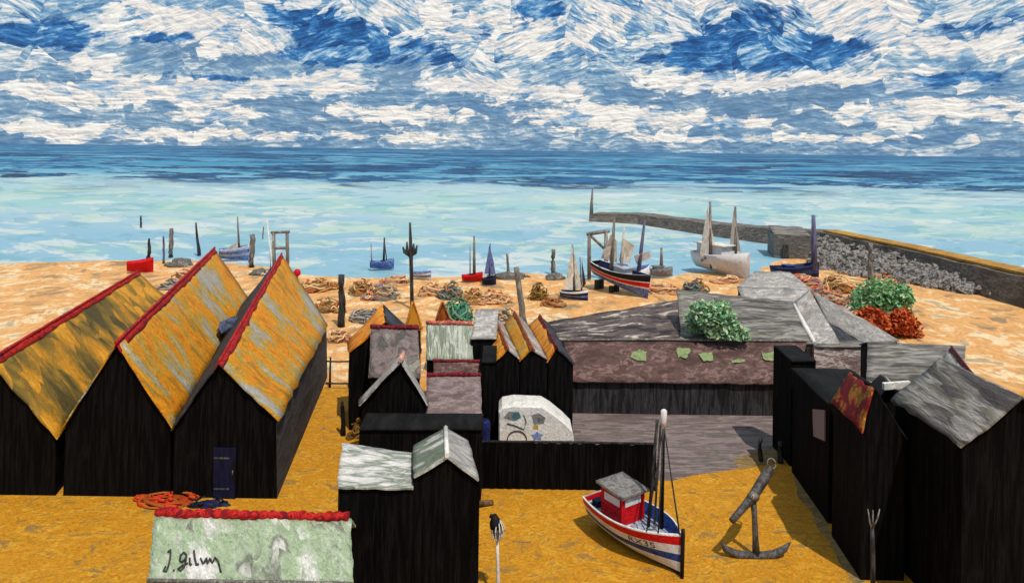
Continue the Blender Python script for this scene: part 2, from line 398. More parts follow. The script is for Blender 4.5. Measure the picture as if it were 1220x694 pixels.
world = bpy.data.worlds.new('World'); sc.world = world; world.use_nodes = True
t = NT(world.node_tree)
wo = t.n('ShaderNodeOutputWorld')
skyt = t.n('ShaderNodeTexSky', sky_type='NISHITA')
skyt.sun_disc = False
skyt.sun_elevation = math.asin(SUN_DIR.z)
skyt.sun_rotation = math.atan2(SUN_DIR.x, SUN_DIR.y)
bg1 = t.n('ShaderNodeBackground'); t.put(bg1.inputs[0], skyt.outputs[0]); bg1.inputs[1].default_value = 0.10
tc = t.n('ShaderNodeTexCoord')
sep = t.n('ShaderNodeSeparateXYZ'); t.put(sep.inputs[0], tc.outputs['Generated'])
az = t.m('ARCTAN2', sep.outputs[0], sep.outputs[1])
el = t.m('ARCSINE', sep.outputs[2])
cmb = t.n('ShaderNodeCombineXYZ')
t.put(cmb.inputs[0], t.m('MULTIPLY', az, 8.5)); t.put(cmb.inputs[1], t.m('MULTIPLY', el, 8.5))
P0 = cmb.outputs[0]                      # sky bearings: azimuth and elevation, in units of about 6.7 degrees
wcol = t.noise(P0, 3.2, 4.0, 0.6, 0.6, color=True)
wv = t.vm('MULTIPLY', t.vm('SUBTRACT', wcol, (0.5, 0.5, 0.5)), (0.55, 0.20, 0.0))
P1 = t.vm('ADD', P0, wv)
def bear(px, py):
    dx, dy = unroll(px, py)
    a = math.atan2(dx, F)
    return a * 8.5, math.atan2(-dy, math.hypot(F, dx)) * 8.5
def blobs(vec, lst):
    acc = 0.0
    for (px, py, rx, ry, amp) in lst:
        a, e = bear(px, py)
        rx, ry = rx / 100.0, ry / 100.0
        q = t.vm('MULTIPLY_ADD', vec, (1 / rx, 1 / ry, 0), (-a / rx, -e / ry, 0))
        d = t.vm('DOT_PRODUCT', q, q)
        acc = t.m('MULTIPLY_ADD', t.m('POWER', 0.3679, d), amp, acc)
    return acc
deep = [(415, 52, 55, 22, 1.2), (372, 66, 60, 9, .8), (870, 58, 75, 24, 1.1), (970, 62, 60, 16, 1.0), (835, 72, 55, 9, .8), (945, 78, 80, 6, .6), (640, 10, 42, 16, 1.0), (325, 14, 30, 16, .7), (390, 28, 45, 20, .65),
        (200, 45, 45, 6, .8), (255, 92, 70, 5, .7), (500, 55, 40, 22, .5), (560, 72, 60, 12, .45), (700, 70, 60, 10, .35), (900, 20, 60, 14, .5),
        (60, 40, 60, 18, .9), (1140, 95, 60, 10, .8), (1180, 30, 60, 16, .6), (590, 40, 40, 8, .45)]
white = [(200, 107, 70, 13, 1.1), (300, 108, 60, 10, .8), (395, 100, 42, 17, 1.3), (255, 137, 50, 9, 1.0), (175, 160, 90, 6, .8), (400, 162, 140, 5, .9), (430, 135, 40, 8, .8),
         (505, 135, 40, 10, .9), (560, 100, 50, 14, 1.0), (590, 130, 40, 10, .6), (650, 110, 50, 11, .9), (680, 140, 55, 13, 1.0), (770, 140, 55, 16, .9), (845, 98, 75, 12, 1.1), (870, 145, 45, 8, 1.0),
         (920, 166, 140, 5, 1.1), (1040, 138, 45, 13, .9), (1020, 92, 60, 9, .7), (1045, 30, 50, 30, 1.2), (690, 42, 80, 24, .75), (560, 30, 60, 20, .8), (620, 55, 40, 14, .6),
         (240, 30, 60, 18, .7), (280, 55, 60, 14, .55), (180, 15, 50, 14, .5), (480, 15, 60, 10, .6), (810, 8, 90, 10, .9), (960, 12, 50, 10, .7),
         (70, 110, 60, 14, .9), (40, 155, 90, 7, .8), (1150, 130, 60, 14, .9), (1170, 60, 50, 14, .9), (100, 75, 50, 10, .5)]
greyb = [(220, 62, 70, 14, .8), (300, 70, 80, 9, .6), (470, 95, 30, 12, .6), (290, 122, 110, 6, 1.0), (450, 148, 110, 7, 1.0), (620, 145, 50, 8, .8), (910, 125, 85, 20, 1.2), (780, 112, 50, 10, .7), (960, 108, 70, 8, .9), (740, 95, 40, 10, .6), (560, 120, 50, 6, .7), (480, 70, 50, 20, .6), (1000, 152, 60, 4, .5)]
# knife strokes: three stroke directions, each owning its own patches of the sky
Pc = t.vm('ADD', P0, t.vm('MULTIPLY', t.vm('SUBTRACT', t.noise(P0, 1.3, 2.0, 0.5, 0.0, color=True), (0.5, 0.5, 0.5)), (0.16, 0.16, 0)))
def strokes(rot, off):
    kv = t.mapping(Pc, (0.95, 1.9, 1), (0, 0, rot), (off, off * 1.3, 0))
    kL = t.noise(kv, 1.7, 3.0, 0.55)
    kD = t.dabs(kv, 3.6, 0.30, 2.0)
    kE = t.dabs(t.vm('ADD', kv, (3.1, 1.7, 0)), 7.5, 0.20, 3.0)
    kS = t.mapping(kv, (0.95, 2.0, 1))
    kF = t.noise(kS, 5.0, 4.0, 0.68, 0.25)
    kR = t.m('SUBTRACT', kF, t.noise(t.vm('ADD', kS, (0.015, 0.06, 0)), 5.0, 4.0, 0.68, 0.25))
    k0 = t.m('MULTIPLY_ADD', kL, 0.42, t.m('MULTIPLY', kF, 0.26))
    k0 = t.m('MULTIPLY_ADD', kD, 0.19, k0)
    k0 = t.m('MULTIPLY_ADD', kE, 0.13, k0)
    vv = t.n('ShaderNodeCombineXYZ'); t.put(vv.inputs[0], k0); t.put(vv.inputs[1], kF); t.put(vv.inputs[2], kR)
    return vv.outputs[0]
owner = t.dabs(P0, 1.25, 0.35, 1.5)
sA, sB, sC = strokes(0.46, 0.0), strokes(-0.34, 5.0), strokes(-0.04, 9.0)
def vmix(f, a, b):
    nd = t.n('ShaderNodeMix', data_type='VECTOR'); t.put(nd.inputs[0], f); t.put(nd.inputs[4], a); t.put(nd.inputs[5], b)
    return nd.outputs[1]
lowf = t.m('MAXIMUM', t.step(owner, 0.68, 0.78), t.m('SUBTRACT', 1.0, t.step(el, 0.07, 0.115)))
sv = t.n('ShaderNodeSeparateXYZ'); t.put(sv.inputs[0], vmix(lowf, vmix(t.step(owner, 0.30, 0.40), sA, sB), sC))
k0, kF, kR = sv.outputs[0], sv.outputs[1], sv.outputs[2]
k1 = t.m('MULTIPLY_ADD', t.m('SUBTRACT', kF, 0.5), 0.62, t.m('MULTIPLY_ADD', t.m('SUBTRACT', k0, 0.5), 1.45, 0.5))
kc = t.m('SUBTRACT', k0, 0.5)
nA = t.noise(t.mapping(P1, (1.0, 2.4, 1)), 2.6, 6.0, 0.62, 0.5)
nB = t.noise(t.mapping(P1, (1.0, 2.2, 1), (0, 0, 0.5)), 2.6, 6.0, 0.65, 0.8)
def field(lst, nz, an, ak, lo, hi):
    f = t.m('ADD', blobs(P1, lst), t.m('MULTIPLY', t.m('SUBTRACT', nz, 0.5), an))
    return t.step(t.m('MULTIPLY_ADD', kc, ak, f), lo, hi)
fD = field(deep, nA, 1.0, -1.5, 0.36, 0.66)
fW = field(white, nB, 1.3, 2.2, 0.32, 0.56)
fG = field(greyb, nA, .9, 1.5, 0.36, 0.62)
G1 = lambda c: lin(c, 1.0)
basec = t.ramp(k1, [(0.24, G1((74, 128, 178))), (0.38, G1((120, 160, 194))), (0.48, G1((158, 188, 206))), (0.56, G1((202, 214, 220))), (0.68, G1((234, 230, 226)))])
lowmix = t.step(t.m('MULTIPLY_ADD', kc, 0.08, el), 0.07, 0.13)
lowc = t.ramp(k1, [(0.30, G1((92, 134, 174))), (0.5, G1((122, 158, 188))), (0.60, G1((150, 178, 200))), (0.70, G1((206, 212, 218)))])
colr = t.mix(lowmix, lowc, basec)
colr = t.mix(fG, colr, t.ramp(k1, [(0.30, G1((88, 128, 166))), (0.55, G1((114, 148, 180))), (0.72, G1((150, 176, 198)))]))
wcolr = t.ramp(k1, [(0.24, G1((112, 156, 198))), (0.38, G1((168, 194, 214))), (0.50, G1((226, 220, 215))), (0.60, G1((245, 237, 229))), (0.80, G1((250, 244, 238)))])
colr = t.mix(fW, colr, wcolr)
deepc = t.ramp(k1, [(0.24, G1((16, 60, 118))), (0.40, G1((30, 94, 158))), (0.52, G1((50, 118, 178))), (0.64, G1((118, 168, 206))), (0.78, G1((190, 208, 220)))])
colr = t.mix(fD, colr, deepc)
relm = t.m('MINIMUM', t.m('MAXIMUM', t.m('MULTIPLY_ADD', kR, 1.5, 1.0), 0.62), 1.22)  # lit and shaded flanks of the strokes, painted into the sky colour
relc = t.n('ShaderNodeCombineColor')
for i in range(3): t.put(relc.inputs[i], relm)
colr = t.mix(1.0, colr, relc.outputs[0], 'MULTIPLY')
bg2 = t.n('ShaderNodeBackground'); t.put(bg2.inputs[0], colr); bg2.inputs[1].default_value = 1.0
mxs = t.n('ShaderNodeMixShader'); mxs.inputs[0].default_value = 0.93
t.t.links.new(bg1.outputs[0], mxs.inputs[1]); t.t.links.new(bg2.outputs[0], mxs.inputs[2])
t.t.links.new(mxs.outputs[0], wo.inputs[0])

world.cycles.sampling_method = 'NONE'
sc.cycles.max_bounces = 3; sc.cycles.diffuse_bounces = 2; sc.cycles.glossy_bounces = 1; sc.cycles.transmission_bounces = 0
sc.cycles.use_adaptive_sampling = True; sc.cycles.adaptive_threshold = 0.02
sc.cycles.caustics_reflective = False; sc.cycles.caustics_refractive = False

# ------------------------------------------------------------------ ground, sea
def interp(x, tbl):
    if x <= tbl[0][0]: return tbl[0][1]
    for (x0, y0), (x1, y1) in zip(tbl, tbl[1:]):
        if x <= x1: return y0 + (y1 - y0) * (x - x0) / (x1 - x0)
    return tbl[-1][1]
shore_px = [(-60, 314), (60, 310), (147, 309), (250, 309), (320, 316), (360, 327), (450, 329), (560, 329), (620, 320), (680, 331), (720, 332), (800, 329), (835, 320), (892, 326), (925, 309), (965, 300), (1073, 318), (1240, 340)]
shore = sorted((G(a, b).x, G(a, b).y) for a, b in shore_px)

def ground_mat():
    m = bpy.data.materials.new('sand_ground'); m.use_nodes = True
    q = NT(m.node_tree)
    out = q.n('ShaderNodeOutputMaterial'); b = q.n('ShaderNodeBsdfPrincipled'); q.t.links.new(b.outputs[0], out.inputs[0])
    tcx = q.n('ShaderNodeTexCoord'); vec = tcx.outputs['Object']
    sp = q.n('ShaderNodeSeparateXYZ'); q.put(sp.inputs[0], vec)
    n1 = q.noise(q.mapping(vec, (0.35, 0.5, 1)), 1.0, 6, .65, 2.4)
    n2 = q.noise(vec, 2.6, 5, .7, 3.0)
    dg = q.m('SUBTRACT', q.dabs(q.mapping(vec, (1.0, 1.3, 1)), 1.7, 1.2, .9), .5)
    db = q.m('SUBTRACT', q.dabs(q.mapping(vec, (.5, .35, 1), (0, 0, .5)), 1.2, 1.2, .8), .5)
    n1 = q.m('MULTIPLY_ADD', dg, .14, n1)
    gold = q.ramp(n1, stops_of([(150, 116, 58), (190, 134, 38), (206, 142, 24), (196, 132, 22), (214, 156, 40), (176, 124, 44), (154, 124, 76)], .28, .72))
    swirl = q.ramp(n2, [(.36, (.72, .70, .66, 1)), (.5, (1, 1, 1, 1)), (.60, (1.16, 1.14, 1.05, 1)), (.68, (1.3, 1.32, 1.4, 1))])
    gold = q.mix(1.0, gold, swirl, 'MULTIPLY')
    n3 = q.noise(q.mapping(vec, (0.16, 0.12, 1)), 1.0, 6, .62, 1.8)
    n3 = q.m('MULTIPLY_ADD', db, .22, n3)
    beach = q.ramp(n3, stops_of([(160, 132, 100), (200, 156, 106), (226, 166, 100), (234, 180, 114), (224, 158, 94), (240, 198, 142), (248, 220, 178), (192, 166, 128)], .32, .68))
    f2 = q.ramp(q.noise(q.mapping(vec, (1.4, .6, 1)), 1.0, 5, .7, 1.5), [(.35, (.82, .80, .78, 1)), (.65, (1.12, 1.12, 1.12, 1))])
    beach = q.mix(1.0, beach, f2, 'MULTIPLY')
    edge = q.m('ADD', sp.outputs[1], q.m('MULTIPLY', q.m('SUBTRACT', n1, .5), 6.0))
    colg = q.mix(q.step(edge, 47.0, 50.0), gold, beach)
    q.put(b.inputs['Base Color'], colg)
    b.inputs['Roughness'].default_value = .75; b.inputs['Specular IOR Level'].default_value = .25
    hh = q.m('MULTIPLY_ADD', n2, .6, n1)
    bp = q.n('ShaderNodeBump'); bp.inputs['Strength'].default_value = .9; bp.inputs['Distance'].default_value = .12
    q.put(bp.inputs['Height'], hh); q.put(b.inputs['Normal'], bp.outputs[0])
    return m

mb = MB()
xs = [-220 + 4 * i for i in range(111)]
ys = [-10 + 2.0 * j for j in range(96)]
gi = {}
for i, x in enumerate(xs):
    for j, y in enumerate(ys):
        s = y - interp(x, shore) + 1.2 * mnoise.noise(V((x * .12, y * .12, 3)))
        z = 0.0 if s < -2 else -0.07 * (s + 2)
        gi[i, j] = mb.add((x, y, max(z, -6)))
for i in range(len(xs) - 1):
    for j in range(len(ys) - 1):
        mb.face((gi[i, j], gi[i + 1, j], gi[i + 1, j + 1], gi[i, j + 1]), smooth=True)
structure(mb.build('ground', ground_mat()))

def sea_mat():
    m = bpy.data.materials.new('painted_sea'); m.use_nodes = True
    q = NT(m.node_tree)
    out = q.n('ShaderNodeOutputMaterial'); b = q.n('ShaderNodeBsdfPrincipled'); q.t.links.new(b.outputs[0], out.inputs[0])
    tcx = q.n('ShaderNodeTexCoord'); vec = tcx.outputs['Object']
    sp = q.n('ShaderNodeSeparateXYZ'); q.put(sp.inputs[0], vec)
    # distance out to sea, on a log scale so that near ripples and far swells both have bands
    ly = q.m('LOGARITHM', q.m('MAXIMUM', sp.outputs[1], 30.0), 10.0)
    g = q.n('ShaderNodeCombineXYZ')
    q.put(g.inputs[0], q.m('DIVIDE', sp.outputs[0], q.m('POWER', q.m('MAXIMUM', sp.outputs[1], 30.0), 0.85)))
    q.put(g.inputs[1], q.m('MULTIPLY', ly, 2.0))
    gv = g.outputs[0]
    n1 = q.noise(q.mapping(gv, (1.3, 3.0, 1), (0, 0, .02)), 1.6, 6, .62, 0.9)
    n2 = q.noise(q.mapping(gv, (3.4, 5.6, 1), (0, 0, -.07)), 2.0, 6, .66, 1.2)
    n4 = q.noise(q.mapping(gv, (2.2, 4.2, 1), (0, 0, .12)), 2.6, 6, .66, 1.0)
    n3 = q.noise(q.mapping(gv, (1.2, 3.0, 1)), 1.6, 4, .6, .8)
    d1 = q.m('SUBTRACT', q.dabs(q.mapping(gv, (2.0, 5.5, 1), (0, 0, -.06)), 2.6, .4), .5)
    d2 = q.m('SUBTRACT', q.dabs(q.mapping(gv, (2.6, 7.0, 1), (0, 0, .10)), 3.2, .4), .5)
    n1 = q.m('MULTIPLY_ADD', d1, .14, n1); n2 = q.m('MULTIPLY_ADD', d2, .24, n2); n4 = q.m('MULTIPLY_ADD', d1, .20, n4)
    lyw = q.m('ADD', ly, q.m('MULTIPLY', q.m('SUBTRACT', n1, .5), .30))
    band = q.n('ShaderNodeMapRange'); q.put(band.inputs[0], lyw); band.inputs[1].default_value = 1.95; band.inputs[2].default_value = 3.6
    L = lambda y: (math.log10(y) - 1.95) / 1.65
    S = lambda c: lin(c, .72)
    cb = q.ramp(band.outputs[0], [(L(95), S((150, 192, 212))), (L(125), S((148, 190, 212))), (L(165), S((176, 204, 216))), (L(200), S((162, 204, 204))), (L(245), S((180, 208, 218))),
                                  (L(320), S((164, 198, 208))), (L(400), S((108, 174, 200))), (L(560), S((70, 146, 182))), (L(900), S((78, 152, 186))), (L(3000), S((54, 126, 168)))])
    near = q.m('SUBTRACT', 1.0, q.step(lyw, 2.44, 2.62))
    cb = q.mix(q.m('MULTIPLY', q.m('MULTIPLY', q.step(n4, .50, .60), near), .8), cb, S((222, 226, 222)))
    cb = q.mix(q.m('MULTIPLY', q.m('MULTIPLY', q.step(q.m('SUBTRACT', 1.0, n2), .53, .64), near), .75), cb, S((130, 180, 198)))
    gr = q.m('MULTIPLY', q.step(q.m('MULTIPLY_ADD', n3, .6, q.m('MULTIPLY', n4, .4)), .50, .60), near)
    cb = q.mix(q.m('MULTIPLY', gr, .40), cb, S((150, 202, 178)))
    far = q.step(q.m('MULTIPLY_ADD', q.m('SUBTRACT', n1, .5), .5, ly), 2.46, 2.58)
    cb = q.mix(q.m('MULTIPLY', q.m('MULTIPLY', q.step(n4, .53, .60), far), .6), cb, S((160, 196, 218)))
    dkf = q.m('MULTIPLY_ADD', n1, .6, q.m('MULTIPLY', n2, .4))
    dk = q.step(dkf, .478, .508)
    cb = q.mix(q.m('MULTIPLY', q.m('MULTIPLY', dk, far), .95), cb, q.ramp(n2, [(.40, S((4, 36, 76))), (.52, S((10, 66, 118))), (.66, S((36, 112, 164)))]))
    q.put(b.inputs['Base Color'], cb)
    b.inputs['Roughness'].default_value = .6; b.inputs['Specular IOR Level'].default_value = .12
    bp = q.n('ShaderNodeBump'); bp.inputs['Strength'].default_value = .5; bp.inputs['Distance'].default_value = 1.2
    q.put(bp.inputs['Height'], n2); q.put(b.inputs['Normal'], bp.outputs[0])
    return m
mb = MB()
sxs = [-60000, -8000, -1500, -400, 0, 400, 1500, 8000, 60000]
sys_ = [70, 120, 200, 400, 900, 2500, 8000, 25000, 60000]
si = {}
for i, x in enumerate(sxs):
    for j, y in enumerate(sys_):
        si[i, j] = mb.add((x, y, -0.12))
for i in range(len(sxs) - 1):
    for j in range(len(sys_) - 1):
        mb.face((si[i, j], si[i + 1, j], si[i + 1, j + 1], si[i, j + 1]))
structure(mb.build('sea', sea_mat()))

# mauve-grey yard in front of the long shed
YARD = pm('mauve_yard_paving', [(116, 100, 98), (142, 124, 122), (152, 134, 132), (108, 102, 92), (132, 114, 112)], (0.22, 1.0, 1), bump=0.9, bdist=0.06, bsc=4)
def sheet(name, pxs, mat, h, n=6):
    pts = [G(x, y) for x, y in pxs]
    ring = []
    for a, b in zip(pts, pts[1:] + pts[:1]):
        for k in range(n):
            p = a.lerp(b, k / n)
            ring.append(V((p.x + .18 * mnoise.noise(p * .7), p.y + .25 * mnoise.noise(p * .7 + V((5, 5, 5))), h)))
    m_ = MB(); m_.poly(ring)
    return structure(m_.build(name, mat))
sheet('yard_pavement', [(660, 491), (950, 488), (946, 549), (900, 552), (850, 562), (800, 572), (684, 580), (660, 575)], YARD, .008)
SANDY = pm('tan_gravel', [(150, 124, 78), (130, 108, 74), (170, 138, 80), (140, 124, 100)], (.5, .9, 1), bump=.9, bdist=.06)
sheet('gravel_patch', [(872, 548), (900, 538), (944, 533), (945, 550), (900, 556), (880, 558)], SANDY, .014)
sheet('gravel_strip', [(946, 566), (975, 600), (992, 632), (1030, 690), (1020, 700), (990, 650), (965, 610), (950, 590)], SANDY, .006)

# ------------------------------------------------------------------ huts
def ridge_tube(mb, a, b, r, tile=0.45, rough=.14):
    n = max(4, int((b - a).length / tile * 3))
    pts, rad = [], []
    for i in range(n + 1):
        p = a.lerp(b, i / n)
        q = p * 1.3
        pts.append(p + V((mnoise.noise(q), mnoise.noise(q + V((4, 0, 0))), mnoise.noise(q + V((0, 4, 0))))) * r * .35)
        rad.append(r * (1 + rough * (.5 if i % 3 else -.6) + .3 * mnoise.noise(q * 2)))
    mb.tube(pts, rad, 8)

def hut(label, front, back, roofL, roofR, wall=BLACK, side=None, ridge=RED, rr=.2, cat='hut', name='net_hut', group='black net huts', over=.18, lift=.04, seed=0.0, eo=.1, nu=14, nv=6):
    """front / back: [left foot, left eave, peak, right eave, right foot]."""
    f = [V(p) for p in front]; b = [V(p) for p in back]
    for r in (f, b):
        r[0] = base(r[0] if r[0] else r[1]); r[4] = base(r[4])
    root = thing(name, label, cat, base((f[0] + f[4]) / 2), group)
    w = MB()
    # walls: front, back, sides; the top is closed under the roof
    ids = [w.add(p) for p in f]; jds = [w.add(p) for p in b]
    w.face(ids[::-1], 0); w.face(jds, 0)
    for i in (0, 3):
        w.face((ids[i], ids[i + 1], jds[i + 1], jds[i]), 1 if side else 0)
    w.face((ids[4], ids[0], jds[0], jds[4]), 0)
    w.build('wall', [wall, side or wall], root)
    ax = (b[2] - f[2]).normalized()
    for (e, mat, s) in ((1, roofL, 0), (3, roofR, 1)):
        if mat is None: continue
        a0, a1, e0, e1 = f[2].copy(), b[2].copy(), f[e].copy(), b[e].copy()
        d0 = (e0 - a0).normalized(); d1 = (e1 - a1).normalized()
        n = (a1 - a0).cross(e0 - a0).normalized()
        if n.z < 0: n = -n
        off = n * (lift + .06)
        r_ = MB()
        r_.panel(a0 - ax * over + off, a1 + ax * over + off, e1 + d1 * eo + ax * over + off, e0 + d0 * eo - ax * over + off, nu, nv, .06, .13, .06, seed=seed + s * 3.1)
        r_.build('roof', mat, root)
    if ridge:
        r_ = MB(); up = V((0, 0, lift + .16))
        for e in (1, 3):
            a0, a1 = f[2] - ax * (over + .06) + up, b[2] + ax * (over + .06) + up
            d0, d1 = (f[e] - f[2]).normalized(), (b[e] - b[2]).normalized()
            wd = rr * 1.75
            r_.panel(a0, a1, a1 + d1 * wd, a0 + d0 * wd, max(10, int((a1 - a0).length / .45)), 2, .05, .16 * min(1, rr / .2), .05, seed=seed + e)
        tip = []
        n_ = max(6, int((b[2] - f[2]).length / .5))
        for k in range(n_ + 1):
            q = a0.lerp(a1, k / n_); tip.append(q + V((0, 0, .02 + .03 * mnoise.noise(q * 1.7))))
        r_.tube(tip, [rr * .34 * (1 + .3 * mnoise.noise(q * 2.1)) for q in tip], 7)
        r_.build('ridge_tiles', ridge, root)
    return root

# the three tall huts with orange roofs
YF = 32.5
hA = hut('tall black hut with orange roof and a sunlit grey side wall along the sandy path',
    [W(206, 600, YF), W(208, 509, YF), W(262, 434, YF), W(329, 499, YF), W(330, 599, YF)],
    [W(280, 460, 50), W(281, 374, 50), W(335, 306, 52), W(389, 388, 49.8), W(390, 452, 49.8)], DARKROOF, ORANGE, side=GREYBLK, rr=.19, seed=1.0, nu=22, nv=9)  # left slope's shade is put in by the dark roof colour
d_ = MB(); a = W(268, 540, YF - .04); d_.box(V((a.x, a.y, 1.15)), (1.0, .08, 2.3)); dr = d_.build('door', BLUEDOOR, hA)
for zz in (.45, 1.85):
    d_ = MB(); d_.box(V((a.x - .12, a.y - .05, zz)), (.7, .03, .07)); d_.build('hinge_strap', IRON, dr)
d_ = MB(); d_.tube([V((a.x + .38, a.y - .06, 1.05)), V((a.x + .38, a.y - .06, 1.3))], .03, 6); d_.build('handle', IRON, dr)
hut('tall black hut with orange and grey roof between the two other steep orange roofs',
    [W(75, 600, YF), W(78, 508, YF), W(140, 412, YF), W(203, 507, YF), W(203, 600, YF)],
    [W(205, 450, 53), W(206, 372, 53), W(255, 299, 54), W(295, 358, 51.5), W(284, 440, 51.5)], ORANGE, ORANGE, rr=.24, seed=4.0, nu=22, nv=9)
hut('tall black hut with olive and orange roof furthest from the path',
    [W(-85, 602, YF), W(-82, 510, YF), W(-10, 432, YF), W(66, 520, YF), W(66, 602, YF)],
    [W(105, 430, 54), W(108, 372, 54), W(163, 327, 54), W(200, 358, 52), W(192, 440, 52)], OLIVE, OLIVE, rr=.23, seed=8.0, nu=22, nv=9)
tp = MB()
tp.blob(W(274, 388, 44.0), (.45, 1.6, .5), seed=2.2, amp=.3)
tag(tp.build('tarpaulin', BLUETARP, org=W(274, 388, 44.0)), 'blue grey tarpaulin lying in the gully between two steep orange roofs', 'tarpaulin')

# low shed with pale green roof and scalloped red ridge
def low_shed():
    r0, r1 = W(184, 612, 24.5), W(418, 617, 24.5)
    e0, e1 = W(177, 689, 22), W(421, 693, 22)
    root = thing('low_shed', 'low shed with pale green roof and scalloped red ridge beside the signature scrawl', 'shed', base((e0 + e1) / 2))
    bk0, bk1 = r0 + V((0, 2.2, -1.7)), r1 + V((0, 2.2, -1.7))
    w = MB()
    dn = V((0, 0, -.12))
    fr = [base(e0), e0 + dn, r0 + dn, bk0 + dn, base(bk0)]; ff = [base(e1), e1 + dn, r1 + dn, bk1 + dn, base(bk1)]
    sh = V((.12, 0, 0))
    w.solid([p + sh for p in fr], [p - sh for p in ff]); w.build('wall', BLACK, root)
    p = MB(); p.panel(r0, r1, e1, e0, 26, 10, .08, .08, .05, seed=2.0); rf = p.build('roof', PALEGREEN, root)
    p = MB(); p.panel(r0 + V((0, .02, 0)), r1 + V((0, .02, 0)), bk1, bk0, 20, 6, .08, .08, .05, seed=5.0); p.build('roof', PALEGREEN, root)
    p = MB(); ridge_tube(p, r0 + V((.05, 0, .05)), r1 + V((-.05, 0, .05)), .15, .32, .3); p.build('ridge_tiles', RED, root)
    p = MB(); p.tube([e0 + V((-.02, -.05, -.02)), e0.lerp(e1, .5) + V((0, -.05, -.02)), e1 + V((0, -.05, -.02))], .06, 6); p.build('gutter', GREYWOOD, root)
    # scrawl painted on the slope
    n = (r1 - r0).cross(e0 - r0).normalized()
    if n.z < 0: n = -n
    def S(px, py):
        # on the roof plane
        d = W(px, py, 1.0) - V((0, 0, H)); o = V((0, 0, H))
        k = (r0 + n * .045 - o).dot(n) / d.dot(n)
        return o + d * k
    strokes = [[(200, 657), (203, 654), (203, 662), (201, 672), (198, 680), (195, 679), (197, 674)], [(206, 679), (208, 678)],
               [(222, 660), (219, 657), (215, 661), (214, 667), (217, 669), (221, 664), (222, 661), (221, 668), (219, 675), (215, 679), (212, 677), (217, 673), (224, 670)],
               [(226, 664), (226, 671), (228, 672)], [(231, 655), (232, 664), (234, 672), (237, 671)], [(239, 664), (242, 671), (246, 664)], [(246, 665), (247, 671), (250, 664), (253, 670), (256, 663), (260, 668), (263, 681)]]
    p = MB()
    for s in strokes:
        pts = []
        for (x0, y0), (x1, y1) in zip(s, s[1:]):
            for k in range(3): pts.append(S(x0 + (x1 - x0) * k / 3, y0 + (y1 - y0) * k / 3))
        pts.append(S(*s[-1]))
        p.tube(pts, [.026 + .014 * abs(mnoise.noise(q * 6)) for q in pts], 6)
    p.build('signature_scrawl', INK, rf)
low_shed()

# front shed: lean-to and gable
def front_shed():
    Y0 = 25.5
    L, R = W(403, 580, Y0), W(571.5, 571, Y0)
    vl, pk = W(493, 568, Y0), W(533, 543, Y0)
    root = thing('tarred_shed', 'large black shed with white lean-to roof and a small green grey gable', 'shed', base((L + R) / 2))
    Lb, vb, pkb, Rb = W(408, 529, 28), W(491.5, 531, 28.2), W(531, 511, 28.2), W(558, 525, 28.4)
    w = MB()
    w.solid([base(L), base(vl), V((vl.x, vl.y, L.z - .10)), V((L.x, L.y, L.z - .10))][::-1], [base(Lb), base(vb), V((vb.x, vb.y, vb.z - .42)), V((Lb.x, Lb.y, Lb.z - .10))][::-1])
    w.build('wall', BLACK, root)
    w = MB(); dz = V((0, 0, -.04))
    w.solid([base(vl) + V((.003, 0, 0)), base(R), R + dz, pk + dz, vl + dz][::-1], [base(vb) + V((.003, 0, 0)), base(Rb), Rb + dz, pkb + dz, vb + dz][::-1])
    w.build('wall', BLACK, root)
    u = V((0, 0, .05)); fw = V((0, -.12, 0))
    p = MB(); p.panel(Lb + u, vb + V((0, 0, -.3)) + u, V((vl.x, vl.y, L.z + .02)) + u + fw, L + u + fw, 14, 7, .07, .08, .05, seed=1.4); p.build('roof', WHITEGREEN, root)
    p = MB(); p.panel(pk + u + fw, pkb + u, vb + u, vl + u + fw, 9, 7, .07, .05, .04, seed=2.9); p.build('roof', GREENGREY, root)
    p = MB(); p.panel(pk + u + fw, pkb + u, Rb + u, R + u + fw, 9, 7, .07, .05, .04, seed=3.7); p.build('roof', GREYWHITE, root)
    p = MB(); p.tube([pk + u + fw + V((0, 0, .02)), pkb + u + V((0, 0, .02))], .09, 7); p.build('ridge_cap', WHITE, root)
    p = MB(); a = W(569, 600, Y0 + .5); b = W(588, 598, Y0 + .5); p.tube([a, a.lerp(b, .5), b], [.13, .12, .1], 7); p.build('hoist_beam', BROWNWOOD, root)
front_shed()

# long black boundary wall
a, b = W(573, 582, 33.75), W(781, 581, 33.75)
root = thing('board_wall', 'long low black board wall behind the red cabin boat', 'wall', base((a + b) / 2))
w = MB(); n = 40; top = []
for i in range(n):
    x0, x1 = a.x + (b.x - a.x) * i / n, a.x + (b.x - a.x) * (i + 1) / n + .02
    hgt = 2.17 + .05 * mnoise.noise(V((i * .9, 0, 0)))
    w.box(((x0 + x1) / 2, 33.75 + .03 * (i % 2), hgt / 2), (x1 - x0, .05, hgt))
w.build('boards', BLACK, root)
w = MB(); w.tube([V((a.x, 33.8, 2.2)), V(((a.x + b.x) / 2, 33.8, 2.23)), V((b.x, 33.8, 2.2))], .06, 6); w.build('top_rail', BLACK2, root)

